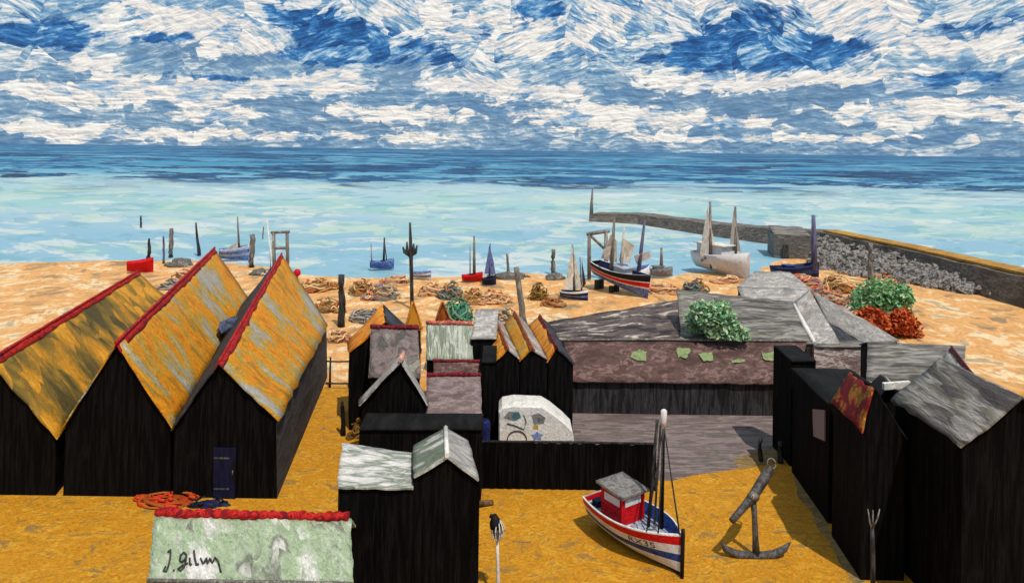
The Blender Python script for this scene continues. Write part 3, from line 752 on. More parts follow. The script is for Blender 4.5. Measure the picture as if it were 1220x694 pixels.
# three narrow huts in a row
def narrow(label, pk, le, re, pkb, leb, reb, roofL, roofR, ridge, seed):
    YF_, YB = 39.0, 47.3
    fr = [W(*le, YF_), W(*le, YF_), W(*pk, YF_), W(*re, YF_), W(*re, YF_)]
    bk = [W(*leb, YB), W(*leb, YB), W(*pkb, YB), W(*reb, YB), W(*reb, YB)]
    return hut(label, fr, bk, roofL, roofR, ridge=ridge, rr=.10, seed=seed, over=.1, lift=.02, eo=.02, nu=10, nv=4, group='narrow black huts in a row')
narrow('narrow black hut with an orange roof beside the grey rounded roof', (604, 417), (591, 430), (619, 429), (588, 376), (578, 386), (600, 388), ORANGE2, LGREY, RUST, 1.2)
narrow('narrow black hut with grey and orange roof in the middle of three', (633.5, 417), (620.5, 429), (652, 429), (613, 374), (600.5, 388), (629, 388), ORANGE, LGREY, RUST, 3.3)
narrow('narrow black hut with orange roof and dark red ridge against the long shed', (662, 415), (653.5, 429), (683, 434), (643, 378), (630, 388), (655, 388), ORANGE2, DARKROOF, DRED, 6.1)

# cluster in the middle
def gable(label, Y0, Y1, lf, le, pk, re, leb, pkb, reb, rl, rr_, ridge=None, rad=.1, seed=0., **kw):
    fr = [W(*le, Y0), W(*le, Y0), W(*pk, Y0), W(*re, Y0), W(*re, Y0)]
    bk = [W(*leb, Y1), W(*leb, Y1), W(*pkb, Y1), W(*reb, Y1), W(*reb, Y1)]
    return hut(label, fr, bk, rl, rr_, ridge=ridge, rr=rad, seed=seed, group='sheds crowded behind the front shed', lift=.03, nu=10, nv=5, **kw)
gable('black hut with a bright orange roof slope beside the rail fence', 40.5, 43.6, None, (417, 420), (459, 384), (500, 420), (416, 408), (456, 364), (498, 404), ORANGE2, DARKROOF, None, seed=2.0, over=.05)
gable('black hut with whitish gable roof and salmon peak beside the mauve roof', 36.0, 37.2, None, (431, 480), (477, 432), (507, 480), (431, 476), (477, 426), (507, 474), GREYWHITE, GREYWHITE, None, seed=5.0, over=.22, eo=.12)
p = MB(); a = W(477, 432, 35.7); p.tube([a + V((0, 0, .12)), a + V((0, .4, .16)), a + V((0, 1.2, .2))], [.12, .14, .1], 6)
e3 = [o for o in bpy.data.objects if o.get('label', '').startswith('black hut with whitish')][0]
p.build('ridge_cap', SALMON, e3)

def slope_shed(label, r0, r1, e0, e1, YR, YE, mat, ridge, rad=.13, seed=0., ext=1.6, wall=BLACK, name='tarred_shed', ridge2=None):
    """Shed whose one slope faces the sea front: ridge r0-r1 at depth YR, eave e0-e1 at depth YE."""
    r0, r1, e0, e1 = W(*r0, YR), W(*r1, YR), W(*e0, YE), W(*e1, YE)
    root = thing(name, label, 'shed', base((e0 + e1) / 2), 'sheds crowded behind the front shed')
    dz = V((0, 0, -.1)); bk = V((0, ext, -.5)); ins = V((.06, 0, 0)); sw = V((0, .12, 0))
    w = MB()
    w.solid([base(e0) + ins + sw, e0 + dz + ins + sw, r0 + dz + ins, r0 + bk + ins, base(r0 + bk) + ins], [base(e1) - ins + sw, e1 + dz - ins + sw, r1 + dz - ins, r1 + bk - ins, base(r1 + bk) - ins])
    w.build('wall', wall, root)
    p = MB(); p.panel(r0, r1, e1, e0, 12, 7, .07, .07, .05, seed=seed); p.build('roof', mat, root)
    p = MB(); p.panel(r0 + V((0, .02, 0)), r1 + V((0, .02, 0)), r1 + bk + V((0, .1, .06)), r0 + bk + V((0, .1, .06)), 8, 3, .06, .05, .03, seed=seed + 1); p.build('roof', DARKROOF, root)
    if ridge:
        p = MB(); ridge_tube(p, r0 + V((-.03, 0, .05)), r1 + V((.03, 0, .05)), rad, .3, .2); p.build('ridge_tiles', ridge, root)
    return root
slope_shed('shed with mottled mauve grey roof and dark red ridge behind the whitish gable', (442, 390), (498, 391), (439, 450), (501, 450), 40.2, 38.2, MAUVEGREY, DRED, seed=1.)
slope_shed('shed with streaky pale green roof and pink ridge', (508, 385), (562, 386), (507, 429), (564, 429), 43, 41, STREAKGREEN, PINK, seed=4.)
slope_shed('narrow brown roofed shed squeezed behind the plain mauve roof', (516, 430), (572, 431), (516, 450), (573, 450), 40.0, 38.9, BROWN, DRED, rad=.10, seed=7., ext=.7)
slope_shed('shed with plain mauve roof and dark red ridge beside the navy tank', (509, 447), (573, 447), (505, 502), (574, 502), 38.0, 35.6, MAUVE, DRED, rad=.11, seed=9., ext=.5)
# black infill sheds
def block_shed(label, px0, px1, ytop, Y0, depth, mat=BLACKROOF, ytop1=None, wall=BLACK, grp='sheds crowded behind the front shed', slope=.3):
    a, b = W(px0, ytop, Y0), W(px1, ytop1 if ytop1 else ytop, Y0)
    root = thing('tarred_shed', label, 'shed', base((a + b) / 2), grp)
    bk = V((0, depth, slope))
    w = MB(); w.solid([base(a), base(b), b, a][::-1], [base(a + bk), base(b + bk), b + bk, a + bk][::-1]); w.build('wall', wall, root)
    u = V((0, 0, .08)); f = V((0, -.1, 0))
    p = MB(); p.panel(a + bk + u, b + bk + u, b + u + f, a + u + f, 8, 6, .06, .04, .03, seed=px0 * .1); p.build('roof', mat, root)
    return root
block_shed('tall plain black shed under a rounded grey roof', 561, 592, 404, 41.8, 5.2, LGREY, slope=.55)
block_shed('black flat roofed shed standing behind the navy tank', 574, 591, 432, 38.2, 2.0)
block_shed('black flat roofed shed just behind the white lean-to roof', 428, 574, 512, 32.6, 1.6, slope=.1)
for lab, px, pk, ev, mt, sd in (('small pointed orange hut between the mauve roof and the beach', 493, 362, 392, ORANGE2, 3.), ('small rust coloured pointed hut behind the pink ridge', 528, 362, 388, RUST, 5.)):
    gable(lab, 50, 51.6, None, (px - 9, ev), (px, pk), (px + 9, ev), (px - 9, ev - 3), (px - 1, pk - 3), (px + 9, ev - 3), mt, mt, None, seed=sd, over=.05, wall=ORANGE2 if px < 500 else RUST)

# navy tank
c = W(577, 500, 36.4)
root = thing('water_tank', 'upright navy blue tank between the mauve roof and white van', 'tank', base(c))
p = MB(); zs = [0, .05, .5, .55, .6, 1.1, 1.15, 1.2, 1.7, 1.75, c.z - .08, c.z]
p.tube([V((c.x, c.y, z)) for z in zs], [.27, .3, .3, .32, .3, .3, .32, .3, .3, .32, .3, .24], 16); p.build('barrel', BLUETANK, root)
p = MB(); p.tube([V((c.x, c.y, c.z - .01)), V((c.x, c.y, c.z + .07))], .1, 12); p.build('cap', BNAVY, root)

# white van
def van():
    Y0 = 37.0
    prof = [(594, 545), (594, 490), (598, 485), (612, 482.5), (646, 484), (656, 490), (672, 503), (682, 513), (684, 524), (684, 545)]
    pts = [W(x, y, Y0) for x, y in prof]
    zlow = .45
    for i in (0, -1): pts[i] = V((pts[i].x, pts[i].y, zlow))
    dep = 1.7
    o = V(((pts[0].x + pts[-1].x) / 2, Y0 + dep / 2, 0))
    root = thing('parked_van', 'white van with a sloping bonnet parked behind the black board wall', 'van', o)
    w = MB(); n = len(pts); rows = []
    for yy, ins in ((0, .06), (.08, 0), (dep - .08, 0), (dep, .06)):
        ctr = V((o.x, Y0, 1.4))
        rows.append([w.add(V((p.x + (ctr.x - p.x) * ins * .5, Y0 + yy, p.z + (ctr.z - p.z) * ins))) for p in pts])
    w.face(rows[0][::-1]); w.face(rows[-1])
    for r0, r1 in zip(rows, rows[1:]):
        for i in range(n):
            j = (i + 1) % n
            w.face((r0[i], r0[j], r1[j], r1[i]))
    w.build('body', WHITE, root)
    def plate(pxs, mat, name, y=-.012, parent=root):
        q = [W(x, yy, Y0) + V((0, y, 0)) for x, yy in pxs]
        m_ = MB(); m_.solid(q, [k + V((0, .03, 0)) for k in q]); return m_.build(name, mat, parent)
    plate([(600, 497), (606, 490), (618, 490), (621, 497), (612, 501)], GLASSY, 'window')
    plate([(610, 496), (612, 491), (618, 491), (619, 497), (615, 500)], TEAL, 'pane', -.03)
    plate([(633, 494), (642, 492), (650, 497), (648, 504), (636, 505)], GLASSY, 'window')
    plate([(634, 510), (637, 505), (641, 506), (641, 511)], AMBER, 'lamp')
    # pale blue star-like emblem
    star = []
    for k in range(10):
        r = 7.5 if k % 2 == 0 else 4.6
        star.append((640 + r * math.sin(k * math.pi / 5), 519 - r * .75 * math.cos(k * math.pi / 5)))
    plate(star, STARBLUE, 'emblem', -.02)
    for px in (616, 668):
        a = W(px, 520, Y0)
        wh = MB(); c0 = V((a.x, Y0 - .03, .42)); wh.tube([c0, c0 + V((0, .22, 0))], .42, 18); t_ = wh.build('wheel', TYRE, root)
        wh = MB(); wh.tube([c0 + V((0, -.015, 0)), c0 + V((0, .05, 0))], .22, 14); wh.build('rim', BGREY, t_)
    m_ = MB(); arc = []
    a = W(616, 520, Y0)
    for k in range(13):
        th = math.pi * k / 12
        arc.append(V((a.x + .5 * math.cos(th), Y0 - .02, 1.02 + .46 * math.sin(th))))
    m_.tube(arc, .03, 6); m_.build('wheel_arch', INK, root)
    m_ = MB(); m_.tube([W(x, y, Y0) + V((0, -.015, 0)) for x, y in ((604, 504), (612, 506), (624, 511), (627, 502), (624, 494))], .025, 6); m_.build('door_seam', INK, root)
van()

# rail fence closing the sandy path
p0, p1 = G(392, 462), G(418, 462)
root = thing('rail_fence', 'wooden rail fence across the sandy path beside the black hut', 'fence', (p0 + p1) / 2)
for x in (393, 416):
    q = G(x, 461); m_ = MB(); m_.tube([q, q + V((0, 0, 1.0)), q + V((.02, 0, 2.0))], [.08, .07, .06], 7); m_.build('post', DARKWOOD, root)
for yy in (430, 456):
    a, b = W(388, yy, p0.y - .1), W(420, yy, p0.y - .1)
    m_ = MB(); m_.tube([a, a.lerp(b, .5) + V((0, 0, -.03)), b], [.06, .05, .06], 6); m_.build('rail', DARKWOOD, root)

# ------------------------------------------------------------------ long shed and the roofs behind it
def long_shed():
    Yw = 43.6
    a, b = W(677, 453, Yw), W(944, 453, Yw)
    root = thing('long_shed', 'long low shed with brown mossy roof and black front facing the yard', 'shed', base((a + b) / 2))
    b.z = a.z = 2.0
    r0, r1 = W(676, 405, 46), W(962, 406, 46)
    r0.x = a.x - .1
    w = MB(); w.solid([base(a), base(b), b, a][::-1], [base(a) + V((0, 14, 0)), base(b) + V((0, 14, 0)), b + V((0, 14, 0)), a + V((0, 14, 0))][::-1]); w.build('wall', BLACK2, root)
    e0, e1 = a + V((-.1, -.25, .03)), b + V((.1, -.25, .03))
    p = MB(); p.panel(r0, r1, e1, e0, 30, 6, .09, .07, .05, seed=3.); rf = p.build('roof', BROWN, root)
    n = (r1 - r0).cross(e0 - r0).normalized()
    if n.z < 0: n = -n
    o = V((0, 0, H))
    def S(px, py, h=.03):
        d = W(px, py, 1.0) - o
        return o + d * ((r0 + n * h - o).dot(n) / d.dot(n))
    for pts in ([(752, 420), (762, 416), (770, 418), (770, 430), (758, 428), (750, 424)], [(805, 415), (822, 414), (822, 420), (817, 427), (808, 425)], [(832, 421), (848, 419), (850, 429), (838, 430)],
                [(908, 421), (926, 418), (928, 427), (918, 430), (908, 427)], [(870, 429), (888, 427), (887, 431), (872, 432)]):
        ring = []
        for (xa, ya), (xb, yb) in zip(pts, pts[1:] + pts[:1]):
            for k in range(4):
                x, y = xa + (xb - xa) * k / 4, ya + (yb - ya) * k / 4
                ring.append((x + 2.2 * mnoise.noise(V((x * .3, y * .3, 1))), y + 2.2 * mnoise.noise(V((x * .3, y * .3, 5)))))
        m_ = MB(); m_.solid([S(x, y) for x, y in ring], [S(x, y, .06) for x, y in ring]); m_.build('moss_patch', MOSS, rf)
    # upper, nearly flat roof
    t0, t1 = W(653, 381, 51.5), W(812, 356, 58.5)
    p = MB(); p.panel(W(653, 383, 51.5), t1, W(815, 404, 46.1), r0 + V((-.6, .1, .03)), 18, 10, .1, .1, .12, seed=6.); p.build('roof', BROWNGREY, root)
    p = MB(); p.tube([W(655, 405.5, 45.9), W(760, 404, 45.9), W(960, 406, 45.9)], .07, 6); p.build('ridge_cap', GREYWOOD, root)
long_shed()

def roof_house(label, quad, walls_to, mat, seed, nu=14, nv=7, wall=BLACK2, name='roofed_store', lump=.12, extra=()):
    """A building seen mostly by its roof: quad = four roof corners (a,b ridge; c,d eave)."""
    a, b, c, d = quad
    ctr = (a + b + c + d) / 4
    root = thing(name, label, 'building', base(ctr), 'grey roofs beyond the long shed')
    dz = V((0, 0, -.14)); k = .97
    ring = [ctr + (p - ctr) * k + dz for p in (a, b, c, d)]
    nn = (ring[1] - ring[0]).cross(ring[3] - ring[0])
    if nn.z < 0: ring = ring[::-1]
    w = MB(); w.solid([V((p.x, p.y, walls_to)) for p in ring], ring); w.build('wall', wall, root)
    p = MB(); p.panel(a, b, c, d, nu, nv, .1, .12, lump, seed=seed); p.build('roof', mat, root)
    return root
m2 = roof_house('long weathered grey roof with dark bands behind the leafy roof bush', (W(806, 345, 52), W(945, 359, 52), W(969, 408, 46.15), W(812, 404, 46.25)), 0, GREY, 1.0, 20, 9)
p = MB(); a, b, c, d = W(945, 360, 52), W(964, 345, 53), W(1001, 409, 46.3), W(970, 409, 46.2)
p.panel(a + V((.02, 0, .02)), b, c, d + V((.03, 0, .02)), 6, 10, .08, .08, .05, seed=4.); p.build('roof', LGREY, m2)
p = MB(); p.tube([W(946, 362, 51.6), W(958, 386, 48.6), W(971, 409, 46.1)], [.1, .17, .13], 7); p.build('ridge_cap', WHITE, m2)
m3 = roof_house('pale grey hipped roof highest of the roofs beside the beach', (W(899, 323, 62), W(940, 323, 62), W(967, 345, 55), W(878, 341, 55.5)), 0, LGREY, 8.0, 14, 7)
p = MB(); p.panel(W(878, 341, 55.4), W(967, 345, 54.9), W(946, 360, 52.6), W(884, 354, 52.6), 12, 4, .09, .06, .05, seed=2.); p.build('roof', LGREY, m3)
roof_house('light grey roof strip running down beside the russet bush', (W(968, 346, 64), W(1071, 404, 48.5), W(1031, 410, 47.6), W(986, 383, 54)), 0, LGREY, 5.0, 16, 6)
roof_house('dark slate lean-to roof wedged between two pale grey roofs', (W(972, 374, 51), W(986, 383, 53.5), W(1031, 410.5, 47.4), W(1001, 410.5, 46.6)), 0, DARKROOF, 6.0, 8, 6)

# pale mauve front under the grey roofs
a, b = W(970, 413, 46), W(1033, 413, 46)
root = thing('mauve_store', 'store with whitish mauve front wall under the pale grey roofs', 'building', base((a + b) / 2))
w = MB(); w.solid([base(a), base(b), b, a][::-1], [q + V((0, 1.4, 0)) for q in (base(a), base(b), b, a)][::-1]); w.build('wall', MAUVEWALL, root)
p = MB(); p.panel(a + V((0, 1.4, .1)), b + V((0, 1.4, .1)), b + V((0, -.1, .06)), a + V((0, -.1, .06)), 8, 3, .05, .05, .03); p.build('roof', GREY, root)

# ------------------------------------------------------------------ black huts along the right of the yard
def col_hut():
    # block with the small mauve board on the wall that faces the yard
    zt = 5.15
    X0b, X0f = W(944, 500, 36).x, W(988, 500, 31).x
    bot = [V((X0f, 31, 0)), V((17.2, 31, 0)), V((17.2, 36, 0)), V((X0b, 36, 0))]
    root = thing('net_hut', 'black hut with a small mauve board on the wall facing the yard', 'hut', V((15.5, 33.5, 0)), 'black net huts')
    w = MB(); w.solid(bot, [p + V((0, 0, zt)) for p in bot]); w.build('wall', BLACK, root)
    p = MB(); u = V((0, 0, zt + .08))
    p.panel(bot[3] + u + V((-.08, 0, 0)), bot[2] + u, bot[1] + u, bot[0] + u + V((-.08, 0, 0)), 6, 8, .06, .05, .04, seed=3.); p.build('roof', BLACKROOF, root)
    def on(px, py):
        # on the wall facing the yard
        A, B = bot[0], bot[3]; n = V((B.y - A.y, -(B.x - A.x), 0)).normalized()
        o = V((0, 0, H)); d = W(px, py, 1.0) - o
        return o + d * ((A - n * .02 - o).dot(n) / d.dot(n)) , n
    qs = [on(x, y) for x, y in ((969, 487), (983, 488), (983, 525), (970, 519))]
    n = qs[0][1]
    p = MB(); p.solid([q[0] - n * .04 for q in qs], [q[0] + n * .02 for q in qs]); p.build('board', MAUVE, root)
    return root
col_hut()
p0 = W(957, 430, 37.2)
block_shed('black windowless shed at the corner of the yard', 943, 972, 431, 36.6, 2.5, grp='black net huts', slope=.1)
# hut with the red and gold slope
e0, e1, r0, r1 = W(1028, 515, 26.9), W(993, 478, 30.0), W(1042, 464, 26.9), W(1014, 444, 30.0)
fr = [e0, e0, r0, V((15.0, 26.9, 5.3)), V((15.0, 26.9, 0))]
bk = [e1, e1, r1, V((15.1, 30.0, 5.4)), V((15.1, 30.0, 0))]
hut('narrow black hut with a crimson and gold roof', fr, bk, REDGOLD, BLACKROOF, ridge=None, over=.03, eo=.02, lift=.02, seed=2., group='black net huts', nu=8, nv=8)
# grey roof behind, seen over it
slope_shed('shed with smoky grey roof behind the crimson and gold hut', (1034, 407), (1150, 412), (1032, 462), (1146, 466), 43.5, 38.5, GREY, None, seed=6., ext=1.0)
# black gable with a white barge board
gy = 29.5
hr = hut('black gabled hut with white barge board and grey roof', [W(1046, 500, gy), W(1046, 480, gy), W(1062, 461, gy), W(1098, 520, gy), W(1098, 520, gy)],
    [W(1036, 470, 33), W(1036, 462, 33), W(1052, 447, 33), W(1084, 500, 33), W(1084, 500, 33)], BLACKROOF, LGREY, ridge=None, over=.1, seed=4., group='black net huts', nu=8, nv=6)
p = MB(); p.box(W(1068, 458.5, gy - .25), (1.15, .16, .26), ax=(V((.97, .1, .05)).normalized(), V((-.1, .97, 0)).normalized(), V((-.05, 0, 1)))); p.build('barge_board', WHITE, hr)
x0, x1, xm = 15.3, 19.3, 17.2
hut('tall plain black hut at the edge of the yard beyond the pronged post',
    [V((x0, 24.0, 0)), V((x0, 24.0, 6.3)), V((xm, 24.0, 7.9)), V((x1, 24.0, 6.3)), V((x1, 24.0, 0))],
    [V((x0, 28.2, 0)), V((x0, 28.2, 6.3)), V((xm, 28.2, 7.9)), V((x1, 28.2, 6.3)), V((x1, 28.2, 0))], GREY, LGREY, ridge=None, seed=11., nu=10, nv=8)
hut('black hut with grey roof beyond the white barge board', [W(1120, 520, 32), W(1120, 500, 32), W(1160, 452, 32), W(1205, 500, 32), W(1205, 520, 32)],
    [W(1096, 480, 38), W(1096, 462, 38), W(1134, 418, 38), W(1172, 462, 38), W(1172, 470, 38)], GREYWHITE, LGREY, ridge=DRED, rr=.12, seed=7.)

# ------------------------------------------------------------------ hulls
def hull_frame(stern, bow, B, z0, zs_stern, zs_bow, dip=.12, tr=.72, full=2.2, ex=.55):
    ax = V((bow.x - stern.x, bow.y - stern.y, 0)); L = ax.length; ax.normalize(); sd = V((ax.y, -ax.x, 0))   # sd: starboard
    def hb(s):
        if s < .42: return B / 2 * (1 - (1 - tr) * ((.42 - s) / .42) ** 2)
        return B / 2 * max(0.0, 1 - ((s - .42) / .58) ** full)
    def zk(s): return z0 + .18 * (zs_stern - z0) * (1 - s) ** 2
    def zg(s): return zs_stern + (zs_bow - zs_stern) * s ** 1.4 - dip * math.sin(math.pi * s)
    def at(s, tt, side, off=0.0):
        b = hb(s) * (tt ** (ex + (.75 - ex) * s ** 3))
        p = V((stern.x, stern.y, 0)) + ax * L * (s + .0 * tt) + sd * side * (b + off)
        p.z = zk(s) + (zg(s) - zk(s)) * tt
        return p
    return dict(ax=ax, sd=sd, L=L, hb=hb, zk=zk, zg=zg, at=at)

def hull_mesh(fr, rows, mats_n, ns=16, deck_t=.5, inner=1, deck=2, rim=3, wallth=.07):
    """rows: [(t_top, material index)] from keel up. Extra indices: inner wall, deck, rim."""
    m = MB(); at = fr['at']
    ts = [0.0] + [r[0] for r in rows]
    S = [i / ns for i in range(ns + 1)]
    for side in (-1, 1):
        idx = [[m.add(at(s, max(tt, 1e-4), side)) for tt in ts] for s in S]
        inn = []
        for s in S:
            g = at(s, 1.0, side); c = at(s, 1e-4, side); k = max(0.0, 1 - wallth / max(fr['hb'](s), 1e-3))
            gi_ = V((c.x + (g.x - c.x) * k, c.y + (g.y - c.y) * k, g.z))
            gd = at(s, deck_t, side); kd = max(0.0, 1 - wallth * 1.3 / max(fr['hb'](s) * deck_t ** .75, 1e-3))
            di = V((c.x + (gd.x - c.x) * kd, c.y + (gd.y - c.y) * kd, gd.z))
            inn.append((m.add(gi_), m.add(di), m.add(V((c.x, c.y, di.z)))))
        for i in range(ns):
            for r in range(len(rows)):
                q = (idx[i][r], idx[i + 1][r], idx[i + 1][r + 1], idx[i][r + 1])
                m.face(q if side > 0 else q[::-1], rows[r][1], smooth=True)
            q = (idx[i][-1], idx[i + 1][-1], inn[i + 1][0], inn[i][0]); m.face(q if side > 0 else q[::-1], rim)
            q = (inn[i][0], inn[i + 1][0], inn[i + 1][1], inn[i][1]); m.face(q if side > 0 else q[::-1], inner)
            q = (inn[i][1], inn[i + 1][1], inn[i + 1][2], inn[i][2]); m.face(q if side > 0 else q[::-1], deck)
        # transom half
        ctr = [m.add(V((at(0, 1e-4, 1).x, at(0, 1e-4, 1).y, at(0, max(tt, 1e-4), 1).z))) for tt in ts]
        for r in range(len(rows)):
            q = (idx[0][r], idx[0][r + 1], ctr[r + 1], ctr[r]); m.face(q if side > 0 else q[::-1], rows[r][1])
    return m

# ------------------------------------------------------------------ the red cabin boat
def main_boat():
    stern, bow = G(711, 622), G(811, 687)
    stern.z = bow.z = 0
    fr = hull_frame(stern, bow, 2.35, .03, 1.36, 1.62, dip=.08, tr=.72, ex=.34)
    at, ax, sd = fr['at'], fr['ax'], fr['sd']
    mid = (stern + bow) / 2
    root = thing('fishing_boat', 'small red white and blue fishing boat with a red wheelhouse on sand', 'boat', mid)
    rows = [(.02, 4), (.10, 4), (.20, 0), (.33, 0), (.42, 5), (.51, 5), (.62, 0), (.73, 0), (.83, 6), (.94, 6), (1.0, 0)]
    hb = hull_mesh(fr, rows, None, 24, .66, 1, 2, 3)
    hb.build('hull', [BWHITE, BBLUE, BDECK, BWHITE, BBLACK, BBLUE, BRED], root)
    p = MB(); bt, bb = at(1.0, 1.0, 1), V((bow.x, bow.y, 0))
    p.tube([bb + ax * .06, bb.lerp(bt, .5) + ax * .07, bt + ax * .08, bt + ax * .08 + V((0, 0, .22))], [.075, .08, .08, .07], 8); p.build('stem_post', BBLACK, root)
    # letters on the port bow
    side = -1 if at(.5, 1, -1).x < at(.5, 1, 1).x else 1
    cu = bpy.data.curves.new('registration_letters', 'FONT'); cu.body = 'RX35'; cu.size = 1.0
    tmp = bpy.data.objects.new('registration_letters', cu); COL.objects.link(tmp)
    dg = bpy.context.evaluated_depsgraph_get(); me = bpy.data.meshes.new_from_object(tmp.evaluated_get(dg))
    xsx = [v.co.x for v in me.vertices]; w_ = max(xsx) - min(xsx); x0 = min(xsx)
    org = ORG[root]
    for v in me.vertices:
        s = .60 + (v.co.x - x0) / w_ * .22; tt = .535 + v.co.y * .235
        v.co = at(s, tt, side, .012) - org
    me.materials.clear(); me.materials.append(INK)
    bpy.data.objects.remove(tmp)
    lo = bpy.data.objects.new('registration_letters', me); COL.objects.link(lo); lo.parent = root; ORG[lo] = org
    # wheelhouse
    cz = .88; c = stern + ax * 1.55 + sd * 0.02
    ex, ey = sd, ax
    cab = MB(); hx, hy, hz = .60, .62, 1.22
    def P(x, y, z): return V((c.x, c.y, 0)) + ex * x + ey * y + V((0, 0, z))
    cab.solid([P(-hx, -hy, cz), P(hx, -hy, cz), P(hx, hy, cz), P(-hx, hy, cz)], [P(-hx, -hy, cz + hz), P(hx, -hy, cz + hz), P(hx, hy, cz + hz), P(-hx, hy, cz + hz)])
    wh = cab.build('wheelhouse', BRED, root)
    g = MB()
    for (cx_, cy_, sx, sy) in ((0, hy + .012, .86, .03), (-hx - .012, .05, .03, .9), (hx + .012, .05, .03, .9)):
        g.box(P(cx_, cy_, cz + hz - .27), (sx, sy, .30), ax=(ex, ey, V((0, 0, 1))))
    g.build('window_band', BWHITE, wh)
    for (cx_, cy_) in ((hx, hy), (-hx, hy)):
        g = MB(); g.box(P(cx_ * 1.0, cy_ * 1.0, cz + hz / 2), (.07, .07, hz), ax=(ex, ey, V((0, 0, 1)))); g.build('corner_post', BRED, wh)
    rf = MB(); a = .76
    rf.panel(P(-a, -a - .02, cz + hz + .22), P(a, -a - .02, cz + hz + .22), P(a, a + .05, cz + hz + .10), P(-a, a + .05, cz + hz + .10), 6, 6, .10, .03, .02, seed=3.)
    rf.build('roof', CABROOF, wh)
    # mast with white head, spar and stays
    mb_ = W(788, 634, 1.0); o = V((0, 0, H)); d = mb_ - o; k = (H - .8) / (-(d.z)); foot = o + d * k
    top = W(791, 489, foot.y)
    p = MB(); p.tube([foot, foot.lerp(top, .5), foot.lerp(top, .86)], [.085, .075, .06], 10); mast = p.build('mast', BBLACK, root)
    p = MB(); p.tube([foot.lerp(top, .85), foot.lerp(top, .93), top, top + V((0, 0, .06))], [.10, .12, .13, .06], 10); p.build('masthead', BWHITE, mast)
    p = MB(); pa = W(772, 632, foot.y + .15); pb = W(783, 500, foot.y + .1); p.tube([pa, pa.lerp(pb, .5), pb], [.07, .065, .06], 8); p.build('spar', DARKWOOD, root)
    p = MB(); pa = W(779, 634, foot.y + .45); pb = W(787, 505, foot.y + .12); p.tube([pa, pa.lerp(pb, .5), pb], [.05, .045, .04], 8); p.build('spar', GREYWOOD, root)
    hd = foot.lerp(top, .9)
    for tgt, r in ((at(.99, 1, 1), .03), (at(.86, 1, 1), .028), (at(.78, 1, 1), .024), (at(.9, 1, -1), .024)):
        p = MB(); p.tube([hd, hd.lerp(tgt, .5) + V((0, 0, -.04)), tgt], r, 6); p.build('stay', DARKWOOD, root)
    p = MB(); q = at(.06, .62, 1); p.box(V((stern.x, stern.y, 1.08)) + ax * .35, (.9, .34, .28), ax=(sd, ax, V((0, 0, 1)))); p.build('stern_locker', BNAVY, root)
    p = MB(); q = P(.05, 1.05, .80); p.box(q + V((0, 0, .1)), (.5, .42, .22), ax=(ex, ey, V((0, 0, 1)))); p.build('hatch', BDECK, root)
    rp = MB(); c2 = P(-.3, 1.35, .82)
    rp.tube([c2 + V((.18 * math.cos(k_ * .7), .18 * math.sin(k_ * .7), .012 * k_)) for k_ in range(20)], .025, 5); rp.build('rope_coil', GREYWOOD, root)
main_boat()

# ------------------------------------------------------------------ anchor
def anchor():
    crown = G(901, 663); Yc = crown.y
    root = thing('anchor', 'big rusty iron anchor standing upright on golden sand', 'anchor', crown)
    def A(px, py, dy=0.): return W(px, py, Yc + dy)
    p = MB(); p.tube([A(901, 661), A(900, 640, .1), A(899, 615, .2), A(897, 592, .3)], [.16, .12, .105, .13], 10); p.build('shank', IRON, root)
    p = MB(); p.tube([A(918, 557, .9), A(910, 570, .65), A(897, 591, .3), A(884, 606, -.1), A(872, 620, -.5)], [.17, .21, .19, .14, .13], 10); p.build('stock', IRON, root)
    p = MB(); p.tube([A(858, 644), A(864, 653), A(878, 660), A(901, 662.5), A(922, 660), A(935, 653), A(942, 645)], [.02, .13, .17, .17, .17, .13, .02], 10); arm = p.build('arms', IRON, root)
    p = MB(); c = A(919, 552, .95)
    p.tube([c + V((.17 * math.cos(k * math.tau / 16), .05 * math.sin(k * math.tau / 16), .2 * math.sin(k * math.tau / 16))) for k in range(17)], .035, 6); p.build('ring', GREYWOOD, root)
    p = MB(); p.tube([A(894, 592, .2), A(897, 590, .12), A(901, 592, .2)], .17, 8); p.build('collar', GREYWOOD, root)
anchor()

# ------------------------------------------------------------------ posts, lamp, small yard things
def post(name, label, cat, px, y0, y1, r, mat, lean=(0, 0), Y=None, group=None, tip=.8, h0=0.0):
    b = G(px, y1, h0) if Y is None else base(W(px, y1, Y))
    tpt = W(px + lean[0], y0, b.y)
    n = 6; pts = []; rad = []
    for i in range(n + 1):
        q = b.lerp(tpt, i / n)
        pts.append(q + V((mnoise.noise(q * 2 + V((px, 0, 0))), 0, 0)) * r * .5); rad.append(r * (1 - (1 - tip) * i / n) * (1 + .15 * mnoise.noise(q * 3)))
    m_ = MB(); m_.tube(pts, rad, 8)
    return tag(m_.build(name, mat, org=b), label, cat, group)

